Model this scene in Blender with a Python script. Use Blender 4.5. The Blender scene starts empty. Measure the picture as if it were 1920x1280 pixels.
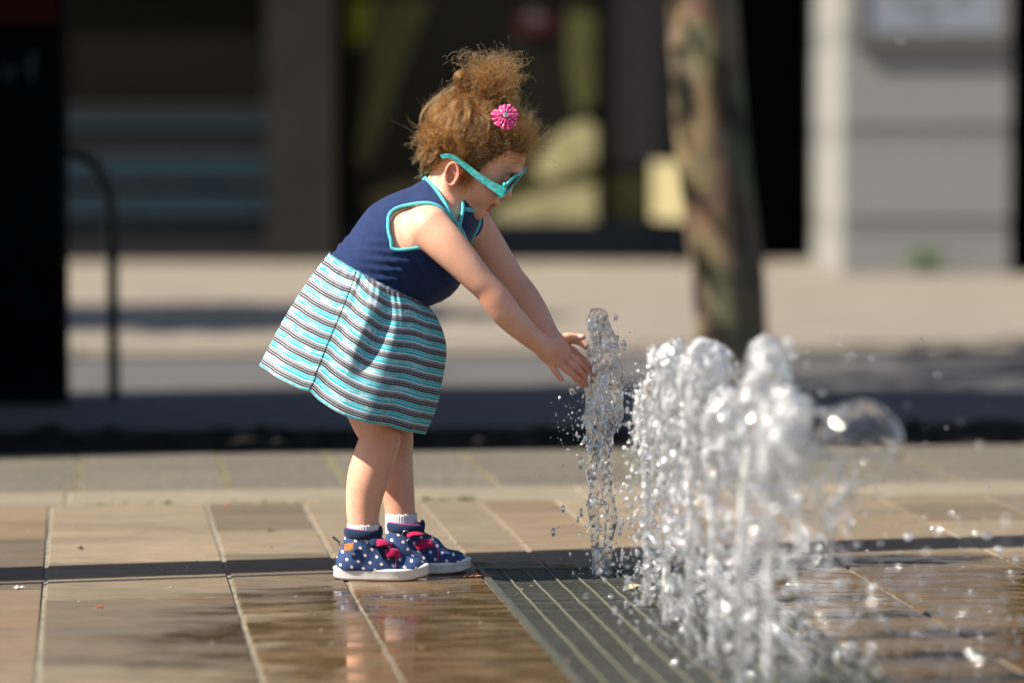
import bpy, math, random
import numpy as np
from mathutils import Vector, Matrix

random.seed(7)
rng = np.random.default_rng(11)
PI = math.pi
SC = bpy.context.scene
COL = SC.collection

# ------------------------------------------------------------------ camera
FPX = 7200.0                       # focal length in pixels of a 1920 px wide frame (135 mm on 36 mm)
HCAM = 0.83
TILT = math.atan(430.0 / FPX)      # the camera looks slightly down
cam_d = bpy.data.cameras.new('camera'); cam = bpy.data.objects.new('camera', cam_d); COL.objects.link(cam)
cam.location = (0, 0, HCAM); cam.rotation_euler = (PI / 2 - TILT, 0, 0)
cam_d.sensor_width = 36; cam_d.lens = 135; cam_d.clip_start = 0.05; cam_d.clip_end = 2000
cam_d.dof.use_dof = True; cam_d.dof.focus_distance = 6.86; cam_d.dof.aperture_fstop = 1.9
SC.camera = cam

# ------------------------------------------------------------------ world, sun, exposure
SUN_EL = math.radians(45); SUN_AZ = math.radians(16)       # light travels towards (cos az, sin az)
world = bpy.data.worlds.new('World'); SC.world = world; world.use_nodes = True
wn = world.node_tree.nodes; wl = world.node_tree.links
bg = wn.get('Background') or wn.new('ShaderNodeBackground')
sky = wn.new('ShaderNodeTexSky'); sky.sky_type = 'NISHITA'; sky.sun_disc = False
sky.sun_elevation = SUN_EL; sky.sun_rotation = math.radians(270) - SUN_AZ
sky.air_density = 1.0; sky.dust_density = 1.2; sky.ozone_density = 1.0
wl.new(sky.outputs[0], bg.inputs[0]); bg.inputs[1].default_value = 0.064
sun_d = bpy.data.lights.new('sun', 'SUN'); sun = bpy.data.objects.new('sun', sun_d); COL.objects.link(sun)
sun_d.energy = 5.0; sun_d.angle = math.radians(0.53); sun_d.color = (1.0, 0.91, 0.78)
ldir = Vector((math.cos(SUN_AZ) * math.cos(SUN_EL), math.sin(SUN_AZ) * math.cos(SUN_EL), -math.sin(SUN_EL)))
sun.rotation_euler = ldir.to_track_quat('-Z', 'Y').to_euler(); sun.location = (-8, -1, 9)
SC.view_settings.view_transform = 'Standard'; SC.view_settings.look = 'None'
SC.view_settings.exposure = 0.98; SC.view_settings.gamma = 1.0; SC.view_settings.use_curve_mapping = False
cy = SC.cycles
cy.use_denoising = True
try: cy.denoiser = 'OPENIMAGEDENOISE'
except Exception: pass
cy.max_bounces = 20; cy.transmission_bounces = 18; cy.glossy_bounces = 4; cy.diffuse_bounces = 3
cy.caustics_reflective = False; cy.caustics_refractive = True; cy.sample_clamp_indirect = 6; cy.sample_clamp_direct = 0
cy.use_adaptive_sampling = True; cy.adaptive_threshold = 0.015

# ------------------------------------------------------------------ pixel to place (1920 x 1280 frame)
CT, ST = math.cos(TILT), math.sin(TILT)
def ray(px, py):
    a = (px - 960) / FPX; b = -(py - 640) / FPX
    return np.array([a, CT + b * ST, -ST + b * CT])
def W(px, py, Y):
    d = ray(px, py); return np.array([0, 0, HCAM]) + d * (Y / d[1])
def GR(px, py, z=0.0):
    d = ray(px, py); return np.array([0, 0, HCAM]) + d * ((HCAM - z) / -d[2])
def PX(p):
    """project points (N,3) to picture pixels, used only to lay out measured outlines"""
    p = np.atleast_2d(p); x = p[:, 0]; y = p[:, 1]; z = p[:, 2] - HCAM
    dep = y * CT - z * ST; up = y * ST + z * CT
    return np.stack([960 + FPX * x / dep, 640 - FPX * up / dep], 1)
Y0 = 6.86
K = 0.000957                       # metres per pixel at the child
def G(px, py, dy=0.0): return W(px, py, Y0 + dy)

# ------------------------------------------------------------------ object helpers
def link(name, me, mat=None, parent=None, smooth=False):
    o = bpy.data.objects.new(name, me); COL.objects.link(o)
    if mat is not None: me.materials.append(mat)
    if parent is not None: o.parent = parent
    if smooth and hasattr(me, 'polygons') and len(me.polygons):
        me.polygons.foreach_set('use_smooth', np.ones(len(me.polygons), bool))
    return o
def mesh(name, v, f, mat=None, parent=None, smooth=False):
    me = bpy.data.meshes.new(name)
    v = np.asarray(v, dtype=np.float32)
    if isinstance(f, np.ndarray):
        n = f.shape[1]
        me.vertices.add(len(v)); me.vertices.foreach_set('co', v.ravel())
        me.loops.add(f.size); me.loops.foreach_set('vertex_index', f.astype(np.int32).ravel())
        me.polygons.add(len(f)); me.polygons.foreach_set('loop_start', np.arange(0, f.size, n, dtype=np.int32))
        me.update(calc_edges=True); me.validate()
    else:
        me.from_pydata([tuple(map(float, p)) for p in v], [], f); me.update()
    return link(name, me, mat, parent, smooth)
def tag(o, label=None, cat=None, group=None, kind=None):
    if label: o['label'] = label
    if cat: o['category'] = cat
    if group: o['group'] = group
    if kind: o['kind'] = kind
    return o
def empty(name, loc=(0, 0, 0)):
    o = bpy.data.objects.new(name, None); COL.objects.link(o); o.location = loc; o.empty_display_size = 0.1
    return o
def keep(o, root):
    """parent o to root keeping o's world position (root unrotated, unscaled)"""
    o.parent = root; o.matrix_parent_inverse = Matrix.Translation(root.location).inverted(); return o
def box(x0, x1, y0, y1, z0, z1, bev=0.0, rot=None, org=None):
    if bev <= 0:
        v = [(x, y, z) for x in (x0, x1) for y in (y0, y1) for z in (z0, z1)]
        f = [(0, 1, 3, 2), (4, 6, 7, 5), (0, 4, 5, 1), (2, 3, 7, 6), (0, 2, 6, 4), (1, 5, 7, 3)]
        return v, f
    b = bev
    v = [(x0, y0, z0), (x1, y0, z0), (x1, y1, z0), (x0, y1, z0), (x0, y0, z1 - b), (x1, y0, z1 - b), (x1, y1, z1 - b), (x0, y1, z1 - b),
         (x0 + b, y0 + b, z1), (x1 - b, y0 + b, z1), (x1 - b, y1 - b, z1), (x0 + b, y1 - b, z1)]
    f = [(0, 3, 2, 1), (0, 1, 5, 4), (1, 2, 6, 5), (2, 3, 7, 6), (3, 0, 4, 7), (4, 5, 9, 8), (5, 6, 10, 9), (6, 7, 11, 10), (7, 4, 8, 11), (8, 9, 10, 11)]
    return v, f
class MB:
    def __init__(s): s.v = []; s.f = []
    def add(s, v, f):
        n = len(s.v); s.v += [tuple(p) for p in v]; s.f += [tuple(i + n for i in q) for q in f]; return s
    def box(s, *a, **k): return s.add(*box(*a, **k))
    def tube(s, pts, r, n=10, cap=True, flat=None):
        v, f = tube(pts, r, n, cap, flat); return s.add(v, f)
    def build(s, name, mat, parent=None, smooth=False): return mesh(name, s.v, s.f, mat, parent, smooth)
def tube(pts, r, n=10, cap=True, flat=None, closed=False):
    """a swept tube; r is a number or list; flat=(normals, ratio) squashes it along given normals"""
    pts = [Vector(p) for p in pts]; m = len(pts)
    rs = [r] * m if not hasattr(r, '__len__') else list(r)
    v = []; f = []; prev = None
    for i, p in enumerate(pts):
        if closed: t = (pts[(i + 1) % m] - pts[i - 1]).normalized()
        else: t = (pts[min(i + 1, m - 1)] - pts[max(i - 1, 0)]).normalized()
        if flat is not None: a = Vector(flat[0][i]); a = (a - t * a.dot(t)).normalized()
        else:
            a = prev if prev is not None else (Vector((0, 0, 1)) if abs(t.z) < .9 else Vector((1, 0, 0)))
            a = (a - t * a.dot(t)).normalized()
        prev = a; b = t.cross(a)
        fr = flat[1] if flat is not None else 1.0
        for k in range(n):
            an = 2 * PI * k / n
            v.append(p + a * math.cos(an) * rs[i] * fr + b * math.sin(an) * rs[i])
    L = m if closed else m - 1
    for i in range(L):
        j = (i + 1) % m
        for k in range(n):
            q = (k + 1) % n; f.append((i * n + k, i * n + q, j * n + q, j * n + k))
    if cap and not closed:
        f.append(tuple(range(n))[::-1]); f.append(tuple((m - 1) * n + k for k in range(n)))
    return v, f
def smooth_curve(P, n):
    """Catmull-Rom through P, n points in all"""
    P = np.asarray(P, float); m = len(P); out = []
    Q = np.vstack([2 * P[0] - P[1], P, 2 * P[-1] - P[-2]])
    for s in np.linspace(0, m - 1 - 1e-6, n):
        i = int(s); t = s - i; a, b, c, d = Q[i], Q[i + 1], Q[i + 2], Q[i + 3]
        out.append(.5 * ((2 * b) + (-a + c) * t + (2 * a - 5 * b + 4 * c - d) * t * t + (-a + 3 * b - 3 * c + d) * t ** 3))
    return np.array(out)

# ------------------------------------------------------------------ materials
def srgb(r, g, b):
    f = lambda c: (c / 255 / 12.92) if c / 255 <= .04045 else ((c / 255 + .055) / 1.055) ** 2.4
    return (f(r), f(g), f(b), 1)
def newmat(name):
    m = bpy.data.materials.new(name); m.use_nodes = True
    nt = m.node_tree; b = nt.nodes.get('Principled BSDF'); return m, nt, b
def N(nt, typ, **kw):
    n = nt.nodes.new(typ)
    for k, v in kw.items():
        if k.startswith('i_'):
            key = k[2:]; n.inputs[int(key) if key.isdigit() else key.replace('_', ' ')].default_value = v
        else: setattr(n, k, v)
    return n
def pos_node(nt, scale=(1, 1, 1), obj=False):
    g = N(nt, 'ShaderNodeTexCoord') if obj else N(nt, 'ShaderNodeNewGeometry')
    mp = N(nt, 'ShaderNodeMapping'); mp.inputs['Scale'].default_value = scale
    nt.links.new(g.outputs['Object' if obj else 'Position'], mp.inputs[0]); return mp.outputs[0]
def noise(nt, vec, scale, detail=4, rough=.55):
    n = N(nt, 'ShaderNodeTexNoise'); n.inputs['Scale'].default_value = scale; n.inputs['Detail'].default_value = detail
    n.inputs['Roughness'].default_value = rough; nt.links.new(vec, n.inputs['Vector']); return n.outputs['Fac']
def ramp(nt, fac, stops, interp='LINEAR'):
    r = N(nt, 'ShaderNodeValToRGB'); r.color_ramp.interpolation = interp
    e = r.color_ramp.elements
    while len(e) < len(stops): e.new(0.5)
    for i, (p, c) in enumerate(stops):
        e[i].position = p; e[i].color = c if len(c) == 4 else (*c, 1)
    nt.links.new(fac, r.inputs[0]); return r.outputs[0]
def mixc(nt, fac, a, b, mode='MIX'):
    m = N(nt, 'ShaderNodeMix', data_type='RGBA', blend_type=mode)
    for s, i in ((fac, 0), (a, 6), (b, 7)):
        if hasattr(s, 'links'): nt.links.new(s, m.inputs[i])
        else: m.inputs[i].default_value = s
    return m.outputs[2]
def mth(nt, op, a, b=None, c=None, clamp=False):
    m = N(nt, 'ShaderNodeMath', operation=op); m.use_clamp = clamp
    for i, s in enumerate((a, b, c)):
        if s is None: continue
        if hasattr(s, 'links'): nt.links.new(s, m.inputs[i])
        else: m.inputs[i].default_value = s
    return m.outputs[0]
def bump(nt, b, h, strength=.3, dist=.002):
    n = N(nt, 'ShaderNodeBump'); n.inputs['Strength'].default_value = strength; n.inputs['Distance'].default_value = dist
    nt.links.new(h, n.inputs['Height']); nt.links.new(n.outputs[0], b.inputs['Normal'])
def simple(name, col, rough=.7, metal=0.0, spec=.5, nscale=None, namp=.25, bmp=None, bdist=.002, coat=0):
    m, nt, b = newmat(name)
    b.inputs['Roughness'].default_value = rough; b.inputs['Metallic'].default_value = metal
    b.inputs['Specular IOR Level'].default_value = spec; b.inputs['Coat Weight'].default_value = coat
    c = col if len(col) == 4 else (*col, 1)
    if nscale:
        v = pos_node(nt); f = noise(nt, v, nscale, 5)
        lo = tuple(x * (1 - namp) for x in c[:3]); hi = tuple(min(1, x * (1 + namp)) for x in c[:3])
        nt.links.new(ramp(nt, f, [(.3, lo), (.7, hi)]), b.inputs['Base Color'])
        if bmp: bump(nt, b, noise(nt, v, nscale * 4, 6), bmp, bdist)
    else: b.inputs['Base Color'].default_value = c
    return m
M = {}
def paving(name, cols, rough=.75, wet=True, grain=14):
    """natural stone with its own tone per slab, stains, and a film of water round the fountain"""
    m, nt, b = newmat(name); L = nt.links
    v = pos_node(nt); vs = pos_node(nt, (.35, 1.2, 1))
    oi = N(nt, 'ShaderNodeObjectInfo')
    base = ramp(nt, oi.outputs['Random'], [(i / (len(cols) - 1), c) for i, c in enumerate(cols)])
    big = noise(nt, vs, 6, 6, .6)
    c = mixc(nt, .55, base, ramp(nt, big, [(.3, (.55, .52, .5)), (.5, (1, 1, 1)), (.72, (1.25, 1.2, 1.1))]), 'MULTIPLY')
    veins = noise(nt, pos_node(nt, (1, 9, 1)), grain, 7, .65)
    c = mixc(nt, .8, c, ramp(nt, veins, [(.35, (.66, .62, .56)), (.6, (1.15, 1.12, 1.1))]), 'MULTIPLY')
    warm = noise(nt, pos_node(nt, (.6, 2.5, 1)), 5, 4, .6)
    c = mixc(nt, mth(nt, 'MULTIPLY_ADD', warm, 3.5, -1.9, clamp=True), c, mixc(nt, 1.0, c, (1.18, .96, .70, 1), 'MULTIPLY'))
    scr = noise(nt, pos_node(nt, (1, 16, 1)), 7, 6, .7)
    c = mixc(nt, mth(nt, 'MULTIPLY_ADD', mth(nt, 'SUBTRACT', scr, .66), 16, 0, clamp=True), c, (.42, .37, .30, 1))
    drk = noise(nt, pos_node(nt, (1, 7, 1)), 9, 5, .65)
    c = mixc(nt, mth(nt, 'MULTIPLY', mth(nt, 'MULTIPLY_ADD', mth(nt, 'SUBTRACT', drk, .64), 14, 0, clamp=True), .6), c, (.05, .04, .03, 1))
    spk = noise(nt, v, 34, 2, .5); c = mixc(nt, mth(nt, 'MULTIPLY', mth(nt, 'GREATER_THAN', spk, .76), .55), c, (.03, .025, .02, 1))
    fine = noise(nt, v, 420, 3, .7)
    c = mixc(nt, .4, c, ramp(nt, fine, [(.3, (.75, .74, .72)), (.7, (1.2, 1.2, 1.2))]), 'MULTIPLY')
    rgh = rough
    if wet:
        sx = N(nt, 'ShaderNodeSeparateXYZ'); L.new(v, sx.inputs[0])
        # puddle edge: a warped ellipse round the jets
        dx = mth(nt, 'DIVIDE', mth(nt, 'SUBTRACT', sx.outputs[0], .60), 1.12)
        dy = mth(nt, 'DIVIDE', mth(nt, 'SUBTRACT', sx.outputs[1], 6.05), 1.12)
        r2 = mth(nt, 'ADD', mth(nt, 'MULTIPLY', dx, dx), mth(nt, 'MULTIPLY', dy, dy))
        wn_ = noise(nt, pos_node(nt, (1, 2.2, 1)), 3.2, 5, .62)
        wv = mth(nt, 'ADD', mth(nt, 'SUBTRACT', 1.0, r2), mth(nt, 'MULTIPLY', mth(nt, 'SUBTRACT', wn_, .5), 1.9))
        wetm = mth(nt, 'MULTIPLY_ADD', wv, 2.2, .5, clamp=True)
        # damp splash patches
        dn = noise(nt, pos_node(nt, (1, 3.4, 1)), 4.5, 6, .6)
        damp = mth(nt, 'MULTIPLY_ADD', mth(nt, 'SUBTRACT', dn, .63), 14, 0, clamp=True)
        lim = mth(nt, 'MULTIPLY_ADD', sx.outputs[1], -1.6, 12.2, clamp=True)
        damp = mth(nt, 'MULTIPLY', mth(nt, 'MULTIPLY', damp, lim), .75)
        tot = mth(nt, 'MAXIMUM', wetm, damp)
        c = mixc(nt, tot, c, mixc(nt, 1.0, c, (.52, .42, .27, 1), 'MULTIPLY'))
        film = mth(nt, 'MULTIPLY_ADD', mth(nt, 'SUBTRACT', noise(nt, pos_node(nt, (1, 2.5, 1)), 9, 4), .38), 6, 0, clamp=True)
        gl = mth(nt, 'MULTIPLY', wetm, film)
        rgh = N(nt, 'ShaderNodeMapRange'); rgh.inputs[3].default_value = rough; rgh.inputs[4].default_value = .06
        L.new(gl, rgh.inputs[0]); rr = mth(nt, 'SUBTRACT', rgh.outputs[0], mth(nt, 'MULTIPLY', tot, .12), clamp=True)
        L.new(rr, b.inputs['Roughness'])
        L.new(mth(nt, 'MULTIPLY_ADD', gl, .5, .4), b.inputs['Specular IOR Level'])
        h = mth(nt, 'MULTIPLY', mth(nt, 'ADD', veins, mth(nt, 'MULTIPLY', fine, .3)), mth(nt, 'MULTIPLY_ADD', gl, -.93, 1))
        h = mth(nt, 'ADD', h, mth(nt, 'MULTIPLY', noise(nt, pos_node(nt, (1, .35, 1)), 45, 2), mth(nt, 'MULTIPLY', gl, .12)))
        bump(nt, b, h, .6, .0016)
    else:
        b.inputs['Roughness'].default_value = rough
        co = noise(nt, pos_node(nt, (1, .45, 1)), 70, 4, .8) if grain > 20 else fine
        if grain > 20: c = mixc(nt, .6, c, ramp(nt, co, [(.38, (.42, .42, .40)), (.62, (1.5, 1.46, 1.4))]), 'MULTIPLY')
        bump(nt, b, mth(nt, 'ADD', mth(nt, 'MULTIPLY', veins, .4), co), 1.0 if grain > 20 else .5, .012 if grain > 20 else .002)
    L.new(c, b.inputs['Base Color'])
    return m
M['slab'] = paving('sandstone_slab', [(.155, .122, .083, 1), (.20, .16, .11, 1), (.105, .084, .064, 1), (.25, .21, .15, 1), (.125, .10, .077, 1), (.185, .142, .092, 1)])
M['kerb'] = paving('smooth_kerb_stone', [(.22, .195, .15, 1), (.24, .215, .17, 1)], wet=False)
M['sett'] = paving('rough_granite', [(.15, .145, .12, 1), (.185, .175, .145, 1), (.165, .155, .13, 1)], wet=False, grain=40)
M['mortar'] = simple('pale_mortar', (.21, .185, .145), .9, nscale=30, namp=.5, bmp=.5)
M['soil'] = simple('dark_soil', (.02, .017, .013), .95, spec=.1, nscale=18, namp=.7, bmp=1, bdist=.02)
M['asphalt'] = simple('asphalt', (.092, .090, .092), .85, spec=.3, nscale=60, namp=.2, bmp=.4)
M['pavement'] = simple('pale_pavement', (.21, .183, .148), .85, nscale=2.2, namp=.10)
M['moss'] = simple('moss', (.10, .14, .03), .95, nscale=80, namp=.5)
M['leaf'] = simple('leaf_green', (.05, .13, .02), .6, nscale=60, namp=.4)
M['leafdark'] = simple('leaf_dark', (.03, .07, .015), .6, nscale=9, namp=.6)
M['black'] = simple('black_paint', (.003, .003, .004), .8, spec=.02)
M['darkgreen'] = simple('dark_green_paint', (.006, .016, .013), .4, spec=.25)
M['steel'] = simple('wet_steel', (.095, .10, .082), .42, metal=.35, nscale=120, namp=.45, bmp=.3, bdist=.0008)
M['steeldirty'] = simple('limescaled_steel', (.12, .118, .09), .6, metal=.1, nscale=220, namp=.4, bmp=.8, bdist=.0015)
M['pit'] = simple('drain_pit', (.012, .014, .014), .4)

# ------------------------------------------------------------------ distance-field modelling
def smin(a, b, k):
    if k <= 0: return np.minimum(a, b)
    h = np.maximum(k - np.abs(a - b), 0) / k
    return np.minimum(a, b) - h * h * k * .25
def smax(a, b, k): return -smin(-a, -b, k)
class Field:
    def __init__(s): s.p = []
    def _add(s, fn, lo, hi, k, op): s.p.append((fn, np.asarray(lo, float), np.asarray(hi, float), k, op)); return s
    def cone(s, a, b, r1, r2=None, k=.01, op='u', sq=None):
        """round cone a-b; sq=(axis, factor) squashes the space round it along an axis"""
        r2 = r1 if r2 is None else r2
        a = np.asarray(a, np.float32); b = np.asarray(b, np.float32); ba = b - a; l2 = float(ba @ ba) + 1e-12
        if sq is not None:
            n = np.asarray(sq[0], np.float32); n = n / np.linalg.norm(n); q = np.float32(1 / sq[1] - 1)
        def fn(P):
            pa = P - a
            if sq is not None:
                # stretch the offset from the axis line along n
                h0 = np.clip((pa @ ba) / l2, 0, 1); off = pa - h0[..., None] * ba
                off = off + (off @ n)[..., None] * n * q
                return np.linalg.norm(off, axis=-1) - (r1 + (r2 - r1) * h0)
            h = np.clip((pa @ ba) / l2, 0, 1)
            return np.linalg.norm(pa - h[..., None] * ba, axis=-1) - (r1 + (r2 - r1) * h)
        R = max(r1, r2) * (max(1, sq[1]) if sq is not None else 1)
        return s._add(fn, np.minimum(a, b) - R, np.maximum(a, b) + R, k, op)
    def chain(s, pts, rs, k=.01, op='u', sq=None, n=None):
        if n:
            q = smooth_curve(np.column_stack([np.array(pts), rs]), n); pts = q[:, :3]; rs = q[:, 3]
        for i in range(len(pts) - 1): s.cone(pts[i], pts[i + 1], rs[i], rs[i + 1], k if i == 0 else 0, op, sq)
        return s
    def ell(s, c, r, ax=None, k=.01, op='u'):
        c = np.asarray(c, np.float32); r = np.asarray(r, np.float32)
        A = np.eye(3, dtype=np.float32) if ax is None else np.asarray(ax, np.float32)
        def fn(P):
            q = (P - c) @ A.T; k0 = np.linalg.norm(q / r, axis=-1); k1 = np.linalg.norm(q / (r * r), axis=-1) + 1e-9
            return k0 * (k0 - 1) / k1
        R = float(max(r)); return s._add(fn, c - R, c + R, k, op)
    def func(s, fn, lo, hi, k=0.0, op='u'): return s._add(fn, lo, hi, k, op)
    def eval(s, P, centers=None, rad=0.0):
        """P (...,3); with centers (nb,3) for blocks of P (nb,n,3) far primitives are skipped"""
        d = np.full(P.shape[:-1], .5, np.float32)
        for fn, lo, hi, k, op in s.p:
            if centers is None: idx = None
            else:
                q = np.maximum(np.maximum(lo - centers, centers - hi), 0)
                idx = np.nonzero((q * q).sum(1) < (rad + k + .004) ** 2)[0]
                if not len(idx): continue
            Q = P if idx is None else P[idx]
            dd = fn(Q).astype(np.float32); cur = d if idx is None else d[idx]
            if op == 'u': r_ = smin(cur, dd, k)
            elif op == 's': r_ = smax(cur, -dd, k)
            else: r_ = smax(cur, dd, k)
            if idx is None: d = r_
            else: d[idx] = r_
        return d
def surface(F, lo, hi, h, B=12, post=None, relax=1):
    """sparse surface nets of the field F between lo and hi with voxel h; returns vertices and quads"""
    lo = np.asarray(lo, float); hi = np.asarray(hi, float)
    nb = np.ceil((hi - lo) / (h * B)).astype(int)
    I = np.stack(np.meshgrid(*[np.arange(n) for n in nb], indexing='ij'), -1).reshape(-1, 3)
    cen = lo + (I + .5) * B * h; rad = B * h * .8661
    keepm = np.zeros(len(I), bool)
    for fn, plo, phi, k, op in F.p:
        if op != 'u': continue
        q = np.maximum(np.maximum(plo - cen, cen - phi), 0); keepm |= (q * q).sum(1) < (rad + k) ** 2
    I = I[keepm]; cen = cen[keepm]
    dc = F.eval(cen[:, None, :].astype(np.float32), cen, rad * 2.4)[:, 0]
    if post is not None: dc = np.minimum(dc, post(cen.astype(np.float32), dc))
    m = np.abs(dc) < rad * 2.2 + .004
    m = (dc < rad * 2.2 + .006) & (dc > -rad * 2.6 - .012)
    I = I[m]; cen = cen[m]
    n1 = B + 1; loc = np.stack(np.meshgrid(*[np.arange(n1)] * 3, indexing='ij'), -1)
    dims = nb * B + 2
    KEY = []; POS = []; EK = []; EF = []
    def key(ix): return (ix[..., 0].astype(np.int64) * dims[1] + ix[..., 1]) * dims[2] + ix[..., 2]
    CH = 220
    for s0 in range(0, len(I), CH):
        b = I[s0:s0 + CH]; g = b[:, None, None, None, :] * B + loc[None]
        P = (lo + g * h).astype(np.float32)
        D = F.eval(P.reshape(len(b), -1, 3), cen[s0:s0 + CH], rad)
        if post is not None: D = post(P.reshape(len(b), -1, 3), D)
        D = D.reshape(len(b), n1, n1, n1)
        acc = np.zeros((len(b), B, B, B, 3), np.float32); cnt = np.zeros((len(b), B, B, B), np.float32)
        c8 = {}
        for dx in (0, 1):
            for dy in (0, 1):
                for dz in (0, 1): c8[dx, dy, dz] = D[:, dx:dx + B, dy:dy + B, dz:dz + B]
        for ax in range(3):
            for u in (0, 1):
                for w in (0, 1):
                    a0 = [u, w]; a0.insert(ax, 0); a1 = [u, w]; a1.insert(ax, 1)
                    A_, B_ = c8[tuple(a0)], c8[tuple(a1)]
                    x = (A_ < 0) != (B_ < 0); t = np.where(x, A_ / (A_ - B_ + 1e-12), 0)
                    pt = np.empty(A_.shape + (3,), np.float32)
                    for q in range(3): pt[..., q] = t if q == ax else a0[q]
                    acc += pt * x[..., None]; cnt += x
        act = cnt > 0
        gi = g[:, :B, :B, :B][act]
        KEY.append(key(gi)); POS.append(lo + (gi + acc[act] / cnt[act][:, None]) * h)
        for ax in range(3):
            nx = np.roll(np.eye(3, dtype=int)[0], ax)
            sl = [slice(None)] + [slice(nx[q], nx[q] + B) for q in range(3)]
            A_ = D[:, :B, :B, :B]; B_ = D[tuple(sl)]
            x = (A_ < 0) != (B_ < 0); gi = g[:, :B, :B, :B][x]; fl = A_[x] < 0
            EK.append((ax, gi, fl))
    KEY = np.concatenate(KEY); POS = np.concatenate(POS); o = np.argsort(KEY); KEY = KEY[o]; POS = POS[o]
    Fq = []
    for ax, gi, fl in EK:
        a, b = [(1, 2), (2, 0), (0, 1)][ax]
        ea = np.zeros(3, int); ea[a] = 1; eb = np.zeros(3, int); eb[b] = 1
        ks = [key(gi), key(gi - ea), key(gi - ea - eb), key(gi - eb)]
        ok = (gi[:, a] > 0) & (gi[:, b] > 0); idx = []
        for kk in ks:
            j = np.clip(np.searchsorted(KEY, kk), 0, len(KEY) - 1); ok &= KEY[j] == kk; idx.append(j)
        q = np.stack(idx, 1)[ok]; f2 = fl[ok]
        q[~f2] = q[~f2][:, ::-1]; Fq.append(q)
    Fq = np.concatenate(Fq)
    V = POS
    for _ in range(relax):
        S = np.zeros_like(V); C = np.zeros(len(V))
        for i in range(4):
            j = (i + 1) % 4
            for q in range(3):
                S[:, q] += np.bincount(Fq[:, i], V[Fq[:, j], q], len(V)) + np.bincount(Fq[:, j], V[Fq[:, i], q], len(V))
            C += np.bincount(Fq[:, i], minlength=len(V)) + np.bincount(Fq[:, j], minlength=len(V))
        C = np.maximum(C, 1); V = V * .5 + .5 * S / C[:, None]
    return V, Fq
def fmesh(name, F, lo, hi, h, mat, parent=None, post=None, relax=1):
    V, Q = surface(F, lo, hi, h, post=post, relax=relax)
    return mesh(name, V, Q, mat, parent, True)
def wob(P, f, seed=0.0):
    """cheap smooth vector noise in -1..1"""
    x, y, z = P[..., 0] * f, P[..., 1] * f, P[..., 2] * f
    return (np.sin(x * 1.0 + 1.7 * np.sin(y * .9 + seed) + seed * 3) * np.cos(y * 1.1 + 1.3 * np.sin(z * .8 + seed * 2))
            + np.sin(z * 1.2 + 1.5 * np.sin(x * .7 + 2 + seed)) * np.cos(x * .9 - y * .6 + seed)) * .5

# =================================================================== THE SETTING
PAV_ANG = math.atan((960 - 151) / FPX)          # the paving runs slightly to the left of the view
UV = np.array([math.cos(PAV_ANG), math.sin(PAV_ANG)]); VV = np.array([-math.sin(PAV_ANG), math.cos(PAV_ANG)])
def to_uv(p): return float(np.dot(p[:2], UV)), float(np.dot(p[:2], VV))
def fr(u, v, z=0.0): q = UV * u + VV * v; return (float(q[0]), float(q[1]), z)
def uvbox(mb, u0, u1, v0, v1, z0, z1, bev=0.0):
    v, f = box(u0, u1, v0, v1, z0, z1, bev); mb.add([fr(*p) for p in v], f)
def u_at(px, py=1080): return to_uv(GR(px, py))[0]
def v_at(py, px=960): return to_uv(GR(px, py))[1]

M['mossjoint'] = simple('mossy_mortar', (.16, .135, .075), .95, nscale=40, namp=.6)
tag(mesh('ground', [(-150, -60, -.16), (150, -60, -.16), (150, 400, -.16), (-150, 400, -.16)], [(0, 1, 2, 3)], M['asphalt']), kind='structure')

V_K0, V_K1 = v_at(937), v_at(912)                # smooth edging strip
V_S1 = v_at(842)                                 # back edge of the rough stones
plaza = tag(empty('plaza_paving'), kind='structure')
mb = MB(); uvbox(mb, -9, 9, -3, V_S1 - .01, -.15, -.0035); keep(mb.build('mortar_bed', M['mortar']), plaza)

cols_px = [-1010, -640, -270, 85, 430, 645]
front_cols = [(u_at(a), u_at(b)) for a, b in zip(cols_px, cols_px[1:])]
gl, grr = u_at(907), u_at(1388)                  # sides of the grating
GV1 = v_at(1064, 1150)                           # back edge of the grating
front_cols += [(u_at(645), gl), (grr, u_at(1617)), (u_at(1617), u_at(1950)), (u_at(1950), u_at(2200)), (u_at(2200), u_at(2560)), (u_at(2560), u_at(2900))]
J = .0028
def slab(u0, u1, v0, v1, mat=None, lift=0, name='slab', parent=plaza, bev=.003):
    mb = MB(); c = ((u0 + u1) / 2, (v0 + v1) / 2); dz = random.uniform(-.0012, .0012) + lift
    v, f = box(u0 + J - c[0], u1 - J - c[0], v0 + J - c[1], v1 - J - c[1], -.05, 0, bev)
    v = [fr(*p) for p in v]; o = mesh(name, v, f, mat or M['slab'])
    p = fr(c[0], c[1]); o.location = (p[0], p[1], dz)
    o.rotation_euler = (random.uniform(-.0012, .0012), random.uniform(-.0012, .0012), 0); return keep(o, parent)
random.seed(3)
def column(u0, u1, vs, ve):
    v = vs
    while v < ve - .02:
        L = random.choice([.34, .42, .55, .62, .8]); e = v + L
        if ve - e < .16: e = ve
        slab(u0, u1, v, e); v = e
for i, (a, b) in enumerate(front_cols):
    if b <= gl + .001 or a >= grr - .001:
        st = 3.4 + random.uniform(0, .4)
        column(a, b, st, V_K0)
back_px = [907, 1042, 1330]
bc = [u_at(p) for p in back_px] + [grr]
bc[-2] = (bc[1] + grr) / 2
for a, b in zip(bc, bc[1:]): column(a, b, GV1 + .012, V_K0)
u = -4.2
while u < 4.2:
    w = random.uniform(.85, 1.15); slab(u, u + w, V_K0, V_K1, M['kerb'], .001, 'edging_stone'); u += w
us = [to_uv(GR(p, 912))[0] for p in (-1060, -760, -470, -150, 147, 430, 655, 940, 1240, 1530, 1830, 2130, 2430, 2730)]
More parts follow.
